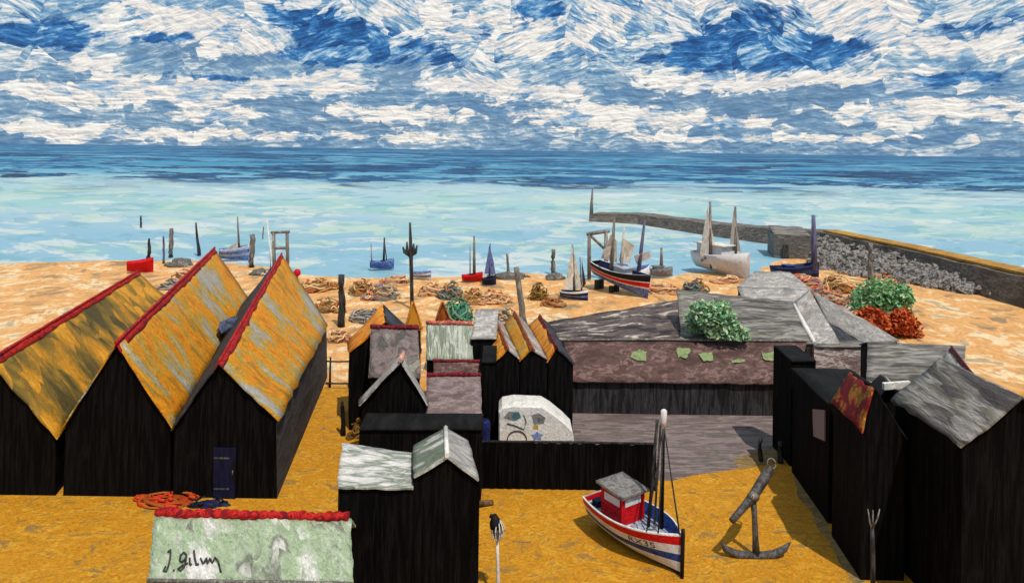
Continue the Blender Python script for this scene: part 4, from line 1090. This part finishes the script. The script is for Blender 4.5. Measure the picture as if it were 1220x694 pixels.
# street lamp in front
lb = V((W(593, 700, 25.6).x, 25.6, 0))
root = thing('street_lamp', 'white lamp post with round wire lantern and black cap', 'lamp', lb)
def LW(px, py): return W(px, py, 25.6)
p = MB(); p.tube([V((LW(593.5, 694).x, 25.6, 0)), LW(593.5, 690), LW(593, 670), LW(592.5, 645)], [.09, .075, .06, .05], 9); p.build('pole', ROPEWHITE, root)
p = MB()
c = LW(593, 631)
for k in range(5):
    th = math.pi * k / 5
    p.tube([c + V((.24 * math.cos(th) * math.sin(j * math.tau / 18), .24 * math.sin(th) * math.sin(j * math.tau / 18), .36 * math.cos(j * math.tau / 18))) for j in range(19)], .022, 5)
p.build('lantern', ROPEWHITE, root)
p = MB(); p.blob(c + V((0, 0, .0)), (.17, .17, .28), 12, 8, .1, flat=False); p.build('bulb', GREYWOOD, root)
p = MB(); p.tube([LW(590.5, 628), LW(590, 622), LW(589.5, 617), LW(588, 613)], [.2, .21, .15, .10], 10); cp = p.build('cap', BBLACK, root)
p = MB(); p.tube([LW(588, 614), LW(585, 613), LW(584, 616)], .05, 6); p.build('bracket', BBLACK, cp)

# pronged post against the black shed
pb_ = base(W(1040, 700, 24.2))
root = thing('pronged_post', 'weathered post with a white three pronged top against the black shed', 'post', pb_)
def PW(px, py): return W(px, py, 24.2)
p = MB(); p.tube([pb_, PW(1040, 690), PW(1040, 660), PW(1039, 628)], [.10, .085, .075, .06], 8); p.build('shaft', DARKWOOD, root)
for q in ([(1039, 632), (1036, 620), (1034, 606)], [(1039, 630), (1040, 618), (1040, 607)], [(1039, 630), (1045, 618), (1048, 606)]):
    p = MB(); p.tube([PW(*k) for k in q], [.03, .028, .018], 6); p.build('prong', GREYWOOD, root)

post('mooring_post', 'short dark mooring post with a split top beside the anchor stock', 'post', 906, 521, 549, .13, DARKWOOD, (-1, 0), group='mooring posts in the yard')
post('mooring_post', 'short dark mooring post close to the corner of the black shed', 'post', 930, 526, 551, .15, DARKWOOD, (0, 0), group='mooring posts in the yard')

def heap(label, px, py, w_px, h_px, mat, cat='net pile', name='net_pile', strands=60, seed=1., depth=.7, smat=None, group='piles of fishing gear'):
    b = G(px, py); s = b.y / F
    w, h = w_px * s / 2 * 1.25, h_px * s * .72
    depth *= 1.4
    c = b + V((0, w * depth * .6, 0))
    m_ = MB()
    rnd = random.Random(seed)
    lobes = [(c, 1.0)]
    for k in range(3):
        lobes.append((c + V((rnd.uniform(-.8, .8) * w, rnd.uniform(-.7, .5) * w * depth, 0)), rnd.uniform(.3, .62)))
    m_.blob(c, (w * .66, w * depth * .7, h * .62), 22, 12, .22, 1.8, seed)
    for q, k in lobes[1:]:
        m_.blob(q, (w * .5 * k * 1.4, w * depth * .5 * k * 1.4, h * .6 * k), 14, 8, .25, 1.8, seed + k)
    for k in range(strands):
        lc, ls = lobes[k % 4] if k % 2 else lobes[0]
        ph = rnd.uniform(0, math.tau); th = rnd.uniform(.1, 1.5)
        lift = rnd.uniform(.55, 1.0); pts = []; step = rnd.uniform(.15, .5) * rnd.choice((-1, 1))
        for j in range(rnd.randint(4, 9)):
            ph += step * rnd.uniform(.3, 1.4); th = max(.05, min(1.52, th + rnd.uniform(-.3, .3))); lift = max(.5, min(1.05, lift + rnd.uniform(-.1, .1)))
            d = V((math.sin(th) * math.cos(ph), math.sin(th) * math.sin(ph), math.cos(th)))
            pts.append(lc + V((d.x * w * .85 * ls, d.y * w * depth * .9 * ls, d.z * h * lift * ls + .04)))
        m_.tube(pts, max(.02, w * rnd.uniform(.018, .055)), 5, mi=1)
    o = m_.build(name, [mat, smat or STRAND.get(mat.name, mat)], org=c)
    return tag(o, label, cat, group)

# clutter at the foot of the tall huts and on the path
heap('orange and red crumpled cloth at the foot of the tall huts', 196, 604, 70, 9, N_ORANGE, 'cloth', 'crumpled_cloth', 40, 3., .35, group=None)
heap('brown and gold heap of lobster pots beside the sandy path', 425, 522, 24, 26, N_BROWN, 'lobster pots', 'lobster_pot_heap', 34, 4., .8, group=None)
post('mooring_post', 'crooked black post beside the lobster pots', 'post', 409, 478, 518, .16, BBLACK, (-2, 0), tip=.6, group='mooring posts in the yard')
heap('dark navy heap of netting by the door of the tall hut', 247, 605, 34, 16, BNAVY, 'net pile', 'net_pile', 14, 5., .35, smat=BBLACK, group=None)

# ------------------------------------------------------------------ small boats on the beach
def small_boat(label, px, py, wpx, rows, mats, hang=0.0, masts=(), sails=(), cabin=None, frames=None, zb=.22, beam=.36, name='fishing_boat', group='boats drawn up on the beach', cab_at=.35, pitch=0.0):
    """px,py: where the keel touches; wpx: length seen; hang: heading about the vertical."""
    c = G(px, py); s = c.y / F
    L = wpx * s / max(.35, abs(math.cos(hang)))
    ax = V((math.cos(hang), math.sin(hang), 0))
    st, bo = c - ax * L / 2, c + ax * L / 2
    fr = hull_frame(st, bo, L * beam, .05, L * zb, L * zb * 1.3, dip=L * .03, tr=.6)
    root = thing(name, label, 'boat', c, group)
    hull_mesh(fr, rows, None, 12, .6, 1, 2, 3, L * .02).build('hull', mats, root)
    for (dx, ytop, r, mat, lean) in masts:
        b = V((c.x + dx * s, c.y, fr['zk'](.5) + L * zb * .6)); tpt = W(px + dx + lean, ytop, c.y)
        m_ = MB(); m_.tube([b, b.lerp(tpt, .5), tpt], [r, r * .85, r * .55], 7); m_.build('mast', mat, root)
    for (pts, mat) in sails:
        q = [W(x, y, c.y - .25 + .5 * k / len(pts)) for k, (x, y) in enumerate(pts)]
        m_ = MB(); m_.solid(q, [k + V((.03, .12, 0)) for k in q]); m_.build('sail', mat, root)
    if cabin:
        w, h, mat, rmat = cabin
        cc = st.lerp(bo, cab_at); z = L * zb * .6
        m_ = MB(); m_.box(V((cc.x, cc.y, z + h * s / 2)), (w * s, L * beam * .5, h * s), hang); cb = m_.build('wheelhouse', mat, root)
        m_ = MB(); m_.box(V((cc.x, cc.y, z + h * s + .06)), (w * s * 1.2, L * beam * .6, .12), hang); m_.build('roof', rmat, cb)
    if pitch:
        # drawn up on the steep shingle: stern propped on blocks, bow down towards the yard
        root.rotation_euler = Matrix.Rotation(pitch, 3, V((-ax.y, ax.x, 0))).to_euler()
        root.location.z += math.sin(pitch) * L / 2 * .92
    return root, fr, c, s

R3 = [(.2, 0), (.5, 0), (.8, 0), (1.0, 0)]
# far small craft, from the tall huts to the pier
small_boat('little blue and white striped boat beside the far end of a red ridge', 279, 310, 32, [(.3, 0), (.5, 3), (.75, 0), (1, 3)], [BMID, BMID, BDECK, BDECK], .35, zb=.42, beam=.5, masts=[(6, 258, .16, GREYWOOD, -2)], sails=[([(268, 297), (283, 288), (284, 297), (272, 304)], CREAM)])
small_boat('little red dinghy above the olive roof', 167, 325, 26, R3, [BRED, BRED, BRED, BRED], .4, zb=.5, beam=.6, masts=())
small_boat('small red boat with a tall grey mast on the peach sand', 563, 336, 24, R3, [BRED, BRED, BRED, BRED], .35, zb=.36, beam=.5, masts=[(2, 281, .2, GREYWOOD, 0), (-3, 292, .08, GREYWOOD, 0)])
small_boat('dark blue dinghy under a furled blue sail', 583, 340, 16, R3, [BNAVY, BNAVY, BNAVY, BBLUE], .5, zb=.5, beam=.6, masts=[(0, 290, .13, PURPLEWOOD, 1)], sails=[([(583, 292), (588, 312), (590, 326), (577, 326), (580, 310)], BLUESAIL)])
small_boat('mid blue boat with two bare masts at the water edge', 455, 321, 28, R3, [BMID, BMID, BMID, BMID], .2, zb=.36, beam=.45, masts=[(2, 283, .16, DARKWOOD, 1), (-12, 290, .09, GREYWOOD, -1), (6, 286, .08, DARKWOOD, -3)])
small_boat('white and blue skiff behind the tall flag mast', 502, 333, 24, [(.3, 3), (.55, 0), (.8, 3), (1, 0)], [BMID, BMID, BDECK, BWHITE], -.3, zb=.36, beam=.5)
small_boat('navy hulled boat under cream sails on the sand', 684, 357, 32, [(.25, 0), (.5, 5), (.75, 0), (1, 4)], [BNAVY, BNAVY, BDECK, BWHITE, BWHITE, BMID], -.35, zb=.3, beam=.42, masts=[(0, 291, .17, GREYWOOD, -2), (9, 306, .1, GREYWOOD, -2)],
           sails=[([(682, 294), (684, 345), (672, 345)], CREAM), ([(684, 300), (693, 343), (685, 345)], CREAM), ([(693, 310), (698, 338), (694, 343)], DARKROOF)])
r, fr, c, s = small_boat('big trawler with black white and red hull beneath a timber gantry', 738, 349, 56, [(.22, 5), (.40, 5), (.46, 4), (.66, 6), (.70, 4), (.86, 0), (1, 0)], [BBLACK, BNAVY, BDECK, BWHITE, BWHITE, BMID, BRED], -.85, zb=.26, beam=.40,
           masts=[(-12, 264, .24, GREYWOOD, -4), (-1, 274, .2, PALESAIL, -2), (20, 264, .24, PURPLEWOOD, 0)], cabin=(18, 13, BWHITE, BDECK),
           sails=[([(720, 285), (728, 292), (731, 318), (712, 315)], PALESAIL), ([(736, 288), (750, 296), (746, 318), (733, 316)], CREAM), ([(750, 308), (768, 300), (771, 308), (755, 318)], BWHITE), ([(713, 304), (724, 298), (726, 310), (716, 316)], BWHITE)], cab_at=.50, pitch=.15)
bp_ = [fr['at'](.12, .1, -1), fr['at'](.12, .1, 1), fr['at'](.4, .1, -1), fr['at'](.4, .1, 1)]
for k, q in enumerate(bp_):
    hgt = max(.2, math.sin(.15) * fr['L'] * (.92 - (.12 if k < 2 else .4)) + .12)
    m_ = MB(); m_.box(V((q.x, q.y, hgt / 2)), (.45, .45, hgt), -.85)
    tag(m_.build('timber_block', DARKWOOD, org=base(q)), 'squared timber block propping up the stern of the big trawler', 'block', 'timber blocks under the trawler')
small_boat('white launch with purple trim behind the trawler', 758, 338, 36, [(.3, 3), (.5, 0), (1, 3)], [BMID, BMID, BDECK, BWHITE], .5, zb=.42, beam=.5, cabin=(10, 8, BWHITE, BMID))
# timber gantry behind the trawler
b = G(702, 332); root = thing('timber_gantry', 'grey timber gantry with a diagonal brace behind the trawler', 'gantry', b)
def GT(x, y): return W(x, y, b.y)
for q in ([(702, 332), (702, 278)], [(722, 332), (722, 276)]):
    m_ = MB(); m_.tube([GT(*q[0]), GT(*q[1])], [.26, .22], 7); m_.build('post', GREYWOOD, root)
m_ = MB(); m_.tube([GT(699, 279), GT(712, 277), GT(726, 275)], .24, 7); m_.build('beam', GREYWOOD, root)
m_ = MB(); m_.tube([GT(704, 281), GT(720, 296)], .18, 7); m_.build('brace', GREYWOOD, root)
small_boat('grey workboat with a single grey mast beyond the trawler', 788, 330, 28, R3, [BGREY, BGREY, BGREY, BGREY], .2, zb=.34, beam=.45, masts=[(0, 295, .24, GREYWOOD, 0)], cabin=(12, 7, BGREY, GREYWOOD))
small_boat('large white two masted yacht at the water edge below the pier', 860, 327, 44, [(.3, 3), (.6, 0), (1, 0)], [BWHITE, BWHITE, BDECK, BWHITE], -1.0, zb=.30, beam=.46,
           masts=[(-14, 240, .26, GREYWOOD, 0), (16, 246, .26, GREYWOOD, 0), (-25, 306, .2, GREYWOOD, 7)], cabin=(38, 20, BWHITE, CREAM),
           sails=[([(843, 246), (850, 305), (833, 306)], PALESAIL), ([(846, 262), (856, 312), (846, 314)], CREAM), ([(874, 250), (884, 306), (868, 306)], GREYWHITE), ([(845, 300), (856, 318), (846, 320)], DARKROOF), ([(866, 298), (882, 300), (882, 322), (866, 322)], CREAM)])
yb = [o for o in bpy.data.objects if o.get('label', '').startswith('large white two masted')][0]; yc = ORG[yb]; ys = yc.y / F
for dx, dz, w_, h_ in ((-7, 15, 9, 13), (8, 13, 11, 10)):
    m_ = MB(); q = yc + V((dx * ys, -.6, dz * ys)); m_.box(q + V((0, .6, 0)), (w_ * ys, 1.6, h_ * ys), -.25); dk_ = m_.build('deckhouse', BWHITE, yb)
    m_ = MB(); m_.box(q + V((-.05, -.22, .12)), (w_ * ys * .5, .12, h_ * ys * .45), -.25); m_.build('window', BNAVY, dk_)
small_boat('dark navy boat with a thick dark mast beside the grey roofs', 948, 331, 60, [(.3, 0), (.6, 5), (1, 0)], [BNAVY, BNAVY, BBLUE, BBLUE, BNAVY, BBLUE], .18, zb=.24, beam=.36, masts=[(22, 256, .42, PURPLEWOOD, -1)], cabin=(10, 6, BNAVY, BBLUE))

# posts along the water
PG = 'posts and masts along the shore'
post('marker_post', 'thin dark marker post standing alone in the sea', 'post', 168, 257, 271, .22, DARKWOOD, group=PG)
post('shore_post', 'dark tapering post behind the red dinghy', 'post', 178, 284, 318, .42, DARKWOOD, (-1, 0), tip=.3, group=PG)
post('shore_post', 'thin purple grey post between two thicker shore posts', 'post', 195, 281, 314, .16, PURPLEWOOD, group=PG)
post('shore_post', 'broad pale grey post near the striped blue boat', 'post', 204, 272, 306, .36, GREYWOOD, group=PG)
post('shore_post', 'dark leaning post above the longest red ridge', 'post', 237, 265, 304, .28, DARKWOOD, (-4, 0), tip=.4, group=PG)
post('shore_post', 'pale grey thick post on the sand beside the striped blue boat', 'post', 300, 279, 318, .4, GREYWOOD, (1, 0), group=PG)
post('shore_post', 'tiny thin post standing between the pale post and winch frame', 'post', 313, 270, 284, .12, GREYWOOD, (1, 0), group=PG)
post('shore_post', 'stout dark post standing on sand above the rail fence', 'post', 407, 327, 389, .34, DARKWOOD, group=PG)
post('shore_post', 'long leaning brown grey post behind the narrow orange huts', 'post', 624, 318, 388, .3, GREYWOOD, (-9, 0), group=PG)
post('shore_post', 'thin post on the grey stone heap by the water', 'post', 606, 302, 328, .18, GREYWOOD, (-2, 0), group=PG)
post('shore_post', 'square grey post at the water edge near the cream sails', 'post', 659, 297, 326, .34, GREYWOOD, group=PG)
post('shore_post', 'grey post rising from the rubble beside the green bush', 'post', 1037, 290, 336, .36, GREYWOOD, group=PG)
heap('flat grey stone heap under the thin post', 607, 333, 44, 16, N_GREY, 'stones', 'stone_heap', 0, 2., .5, group=None)
heap('low grey stone heap at the water beside the square post', 662, 333, 26, 16, N_GREY, 'stones', 'stone_heap', 0, 6., .5, group=None)
heap('pale grey stones by the sand beside the pale post', 212, 318, 34, 22, N_GREY, 'stones', 'stone_heap', 0, 7., .5, group=None)
heap('grey stones on sand under the striped blue boat', 306, 328, 26, 16, N_GREY, 'stones', 'stone_heap', 0, 8., .5, group=None)

# flag mast with crosstrees
b = G(491, 368); root = thing('signal_mast', 'tall dark signal mast with a cluster of upturned arms', 'mast', b)
def MW(x, y): return W(x, y, b.y)
m_ = MB(); m_.tube([b, MW(490.5, 340), MW(489.5, 300), MW(488.5, 265)], [.2, .18, .2, .1], 8); m_.build('pole', DARKWOOD, root)
for q in ([(489, 305), (482, 300), (480, 294)], [(489, 305), (495, 301), (497, 292)], [(489, 306), (485, 298), (485, 288)], [(489, 306), (493, 298), (493, 290)]):
    m_ = MB(); m_.tube([MW(*k) for k in q], [.16, .18, .08], 6); m_.build('arm', DARKWOOD, root)
# winch frame
b = G(336, 332); root = thing('winch_frame', 'open wooden winch frame with white ropes beside a red float', 'frame', b)
def FW(x, y): return W(x, y, b.y)
for q in ([(327, 332), (326, 276)], [(343, 332), (342, 278)]):
    m_ = MB(); m_.tube([FW(*q[0]), FW(*q[1])], [.24, .2], 7); m_.build('post', GREYWOOD, root)
for q in ([(323, 277), (345, 276)], [(326, 296), (344, 295)]):
    m_ = MB(); m_.tube([FW(*q[0]), FW(*q[1])], .17, 7); m_.build('beam', GREYWOOD, root)
for q in ([(321, 330), (323, 305), (318, 262)], [(340, 300), (348, 330), (351, 340)]):
    m_ = MB(); m_.tube([FW(*k) for k in q], [.14, .12, .1], 6); m_.build('stay', ROPEWHITE, root)
b = G(354, 334); m_ = MB(); m_.blob(b + V((0, 0, .95)), (.45, .45, .45), 12, 9, .08, flat=False); m_.tube([b, b + V((0, 0, .7))], .1, 6)
tag(m_.build('marker_float', BRED, org=b), 'round red float on a short stick beside the winch frame', 'float')
heap('white and grey bundle of rope under the winch frame', 322, 341, 34, 28, CREAM, 'rope', 'rope_bundle', 24, 9., .6, smat=ROPEWHITE, group=None)

# piles of gear
heap('tan tangled net heap by the stout dark post', 428, 352, 30, 24, N_TAN, seed=1.1)
heap('orange and teal tangle of nets on the open sand', 455, 358, 38, 24, N_MIX, seed=2.3)
heap('green net heap behind the streaky green roof', 545, 383, 40, 34, N_GREEN, seed=3.4)
heap('teal grey net heap topped with orange above the green nets', 536, 357, 30, 26, N_TEAL, seed=4.6)
heap('orange tan net heap next to the green nets', 563, 362, 26, 24, N_TAN, seed=5.2)
heap('round brown net heap behind the leaning post', 642, 358, 24, 28, N_BROWN, seed=6.7)
heap('greenish teal net heap near the white yacht', 832, 348, 30, 20, N_TEAL, seed=7.7)
heap('coral pink net heap under the navy boat', 965, 341, 44, 14, N_FLOWER, seed=8.8)
heap('orange and blue speckled net heap along the pale roof strip', 1000, 370, 40, 26, N_FLOWER, seed=9.3)
heap('orange and grey net heap beside the green bush', 1022, 388, 38, 24, N_FLOWER, seed=10.4)
heap('sandy brown net heap between rubble and navy boat', 1004, 349, 36, 26, N_TAN, seed=11.8)
heap('brown net heap at the foot of the rubble', 1060, 345, 34, 24, N_TAN, seed=12.1)

N_PEACH = pm('peach_sacking', [(232, 180, 124), (214, 150, 100), (240, 206, 160), (206, 128, 84), (190, 150, 110)], (1.6, 1.6, 1.6), bump=1.0, bdist=.1, bsc=3, warp=2)
STRAND['peach_sacking'] = pm('peach_strands', [(240, 196, 140), (222, 150, 96), (246, 218, 176), (206, 120, 80), (180, 140, 104)], island=True, bump=0)
STRAND['grey_stone'] = pm('grey_strands', [(130, 126, 122), (170, 164, 156), (96, 92, 92), (200, 190, 178)], island=True, bump=0)
for lab, px, py, w, h, mt, sd in (
        ('peach sacking heap in the dip between two orange roof ends', 316, 350, 34, 20, N_PEACH, 21.),
        ('peach and cream nets behind the red ridge of the middle tall hut', 222, 332, 44, 16, N_PEACH, 22.),
        ('tan and brown nets spread below the round red float', 372, 348, 40, 18, N_TAN, 23.),
        ('tan swirl of rope on the sand before the stout dark post', 386, 372, 36, 20, N_TAN, 24.),
        ('pale peach netting laid out below the mid blue boat', 470, 340, 34, 14, N_PEACH, 25.),
        ('grey brown netting spread beside the stout dark post', 434, 384, 40, 20, N_GREY, 26.),
        ('peach netting laid under the white and blue skiff', 514, 352, 30, 18, N_PEACH, 27.),
        ('peach and rust nets below the dark blue dinghy', 590, 362, 40, 20, N_PEACH, 28.),
        ('orange nets at the root of the long leaning post', 600, 382, 34, 16, N_MIX, 29.),
        ('flat orange nets between cream sails and leaning post', 660, 366, 30, 12, N_TAN, 30.),
        ('sandy netting spread between the trawler and the grey roofs', 792, 350, 46, 12, N_PEACH, 31.),
        ('peach netting on the beach below the white yacht', 872, 338, 34, 10, N_PEACH, 32.),
        ('speckled orange nets by the far end of the pale roof strip', 984, 352, 30, 14, N_FLOWER, 33.),
        ('blue grey and orange nets before the rounded green bush', 1024, 366, 34, 16, N_FLOWER, 34.),
        ('grey nets and floats heaped at the end of the olive roof', 200, 345, 30, 14, N_GREY, 35.),
        ('peach sacking heap beyond the rail fence', 402, 408, 30, 18, N_PEACH, 36.)):
    heap(lab, px, py, w, h, mt, seed=sd, strands=44)

# ------------------------------------------------------------------ pier, rubble, grey store
def pier():
    pts = [(703, 263, 1.7), (760, 266, 1.9), (840, 279, 2.2), (905, 288, 2.5), (975, 296, 2.8), (1073, 322, 3.0), (1240, 372, 3.2)]
    root = thing('harbour_pier', 'long grey stone harbour arm curving out into the sea', 'pier', base(G(840, 279)))
    path = []
    for (a, b) in zip(pts, pts[1:]):
        for k in range(8): path.append((a[0] + (b[0] - a[0]) * k / 8, a[1] + (b[1] - a[1]) * k / 8, a[2] + (b[2] - a[2]) * k / 8))
    path.append(pts[-1])
    P = [G(x, y) for x, y, z in path]
    m_ = MB(); rings = []
    for i, p in enumerate(P):
        d = (P[min(i + 1, len(P) - 1)] - P[max(0, i - 1)]).normalized(); n = V((-d.y, d.x, 0))
        if n.y < 0: n = -n
        z = path[i][2] + .25 * mnoise.noise(p * .3); j = .5 * mnoise.noise(p * .35 + V((7, 0, 0)))
        wd = 5.5
        prof = [(-1.2 + j, -3), (-.5 + j, .0), (j * .6 - .1, z * .55), (.25, z), (wd, z), (wd + 1.2, -3)]
        rings.append([m_.add(V((p.x + n.x * o_, p.y + n.y * o_, zz + .15 * mnoise.noise(p * .8 + V((zz, 0, 0)))))) for o_, zz in prof])
    for a, b in zip(rings, rings[1:]):
        for k in range(len(a) - 1): m_.face((a[k], b[k], b[k + 1], a[k + 1]))
        m_.face((a[-1], b[-1], b[0], a[0]))
    m_.face(rings[0]); m_.face(rings[-1][::-1])
    m_.build('stonework', PIER, root)
    # golden track along the landward top
    m_ = MB(); tr = []
    for i, p in enumerate(P):
        if path[i][0] < 972: continue
        d = (P[min(i + 1, len(P) - 1)] - P[max(0, i - 1)]).normalized(); n = V((-d.y, d.x, 0))
        if n.y < 0: n = -n
        tr.append((V((p.x, p.y, 0)) + n * .9 + V((0, 0, path[i][2] + .32)), V((p.x, p.y, 0)) + n * 3.4 + V((0, 0, path[i][2] + .40))))
    for a, b in zip(tr, tr[1:]): m_.solid([a[0] + V((0, 0, -.3)), b[0] + V((0, 0, -.3)), b[1] + V((0, 0, -.3)), a[1] + V((0, 0, -.3))], [a[0], b[0], b[1], a[1]])
    m_.build('track', TRACK, root)
    return P
PP = pier()
pe = G(705, 262)
m_ = MB(); m_.tube([pe + V((0, .8, 0)), pe + V((0, .8, 3.5)), W(706, 225, pe.y + .8)], [.55, .36, .16], 8)
tag(m_.build('beacon_post', GREYWOOD, org=pe), 'slim grey beacon post on the seaward tip of the pier', 'beacon')

rnd = random.Random(5)
m_ = MB()
for k in range(420):
    px = rnd.uniform(968, 1225); tt = rnd.random()
    yb = 318 + (px - 968) * .16; yt = 292 + (px - 968) * .245
    yb = max(yb, yt + 6)
    b = G(px, yt + (yb - yt) * tt + 2)
    r = rnd.uniform(.5, 1.15)
    m_.blob(b + V((0, 0, (1 - tt) * 1.8)), (r, r * rnd.uniform(.7, 1.1), r * rnd.uniform(.6, .95)), 7, 5, .4, 1.6, k * .37, flat=False)
ob = m_.build('rubble', ROCK); ob['kind'] = 'stuff'
for pl in ob.data.polygons: pl.use_smooth = False

def gstore():
    b0, b1 = G(922, 306), G(966, 309)
    root = thing('harbour_store', 'squat grey harbour store at the foot of the pier behind the navy boat', 'building', (b0 + b1) / 2)
    h = 3.4; bk = V((1.5, 7, 0))
    w = MB(); w.solid([b0, b1, b1 + bk, b0 + bk], [q + V((0, 0, h)) for q in (b0, b1, b1 + bk, b0 + bk)]); w.build('wall', GREYWASH, root)
    p = MB(); u = V((0, 0, h + .12)); p.panel(b0 + bk + u + V((0, 0, .7)), b1 + bk + u + V((0, 0, .7)), b1 + u, b0 + u, 8, 5, .1, .15, .1); p.build('roof', GREY, root)
    w = MB(); w.box(b0.lerp(b1, .35) + V((0, -.05, 1.0)), (1.3, .12, 2.0)); w.build('door', DARKWOOD, root)
gstore()

# ------------------------------------------------------------------ bushes
def bush(label, c, r, mat, n, seed, cat='bush', lumps=9, leaf=.16, drop=None):
    rd = random.Random(seed)
    root = thing('bush', label, cat, c, 'bushes')
    m_ = MB()
    L = []
    for k in range(lumps):
        L.append((c + V((rd.uniform(-.75, .75) * r[0], rd.uniform(-.7, .7) * r[1], rd.uniform(.15, .8) * r[2])), rd.uniform(.3, .55)))
    if drop: L.append((c + V(drop), .4))
    for k in range(n):
        q, s = L[rd.randrange(len(L))]
        d = V((rd.gauss(0, 1), rd.gauss(0, 1), rd.gauss(0, 1))).normalized() * (rd.random() ** .45)
        p = q + V((d.x * r[0] * s, d.y * r[1] * s, d.z * r[2] * s))
        if p.z < c.z: p.z = c.z + rd.random() * .1
        u = V((rd.gauss(0, 1), rd.gauss(0, 1), rd.gauss(0, .6))).normalized(); w = u.cross(V((rd.gauss(0, 1), rd.gauss(0, 1), rd.gauss(0, 1)))).normalized()
        a = leaf * rd.uniform(.6, 1.5)
        m_.face([m_.add(p - u * a), m_.add(p + w * a * .45), m_.add(p + u * a), m_.add(p - w * a * .45)])
    m_.build('foliage', mat, root)
    m_ = MB()
    for q, s in L:
        m_.tube([c, c.lerp(q, .5) + V((0, 0, .1)), q], [.07, .05, .02], 5)
    m_.build('stems', TWIG, root)
bush('leafy green bush growing over the edge of the brown roofs', W(846, 397, 46.6), (2.0, 1.5, 1.9), LEAF_P, 4600, 3, leaf=.17, drop=(1.5, -1.0, .1), lumps=10)
bush('rounded green bush beside the rubble', G(1052, 376), (3.2, 2.6, 3.0), LEAF_G, 4600, 5, leaf=.25)
bush('russet orange bush below the green bush', G(1062, 402), (2.6, 1.8, 2.4), LEAF_R, 3400, 6, leaf=.23)
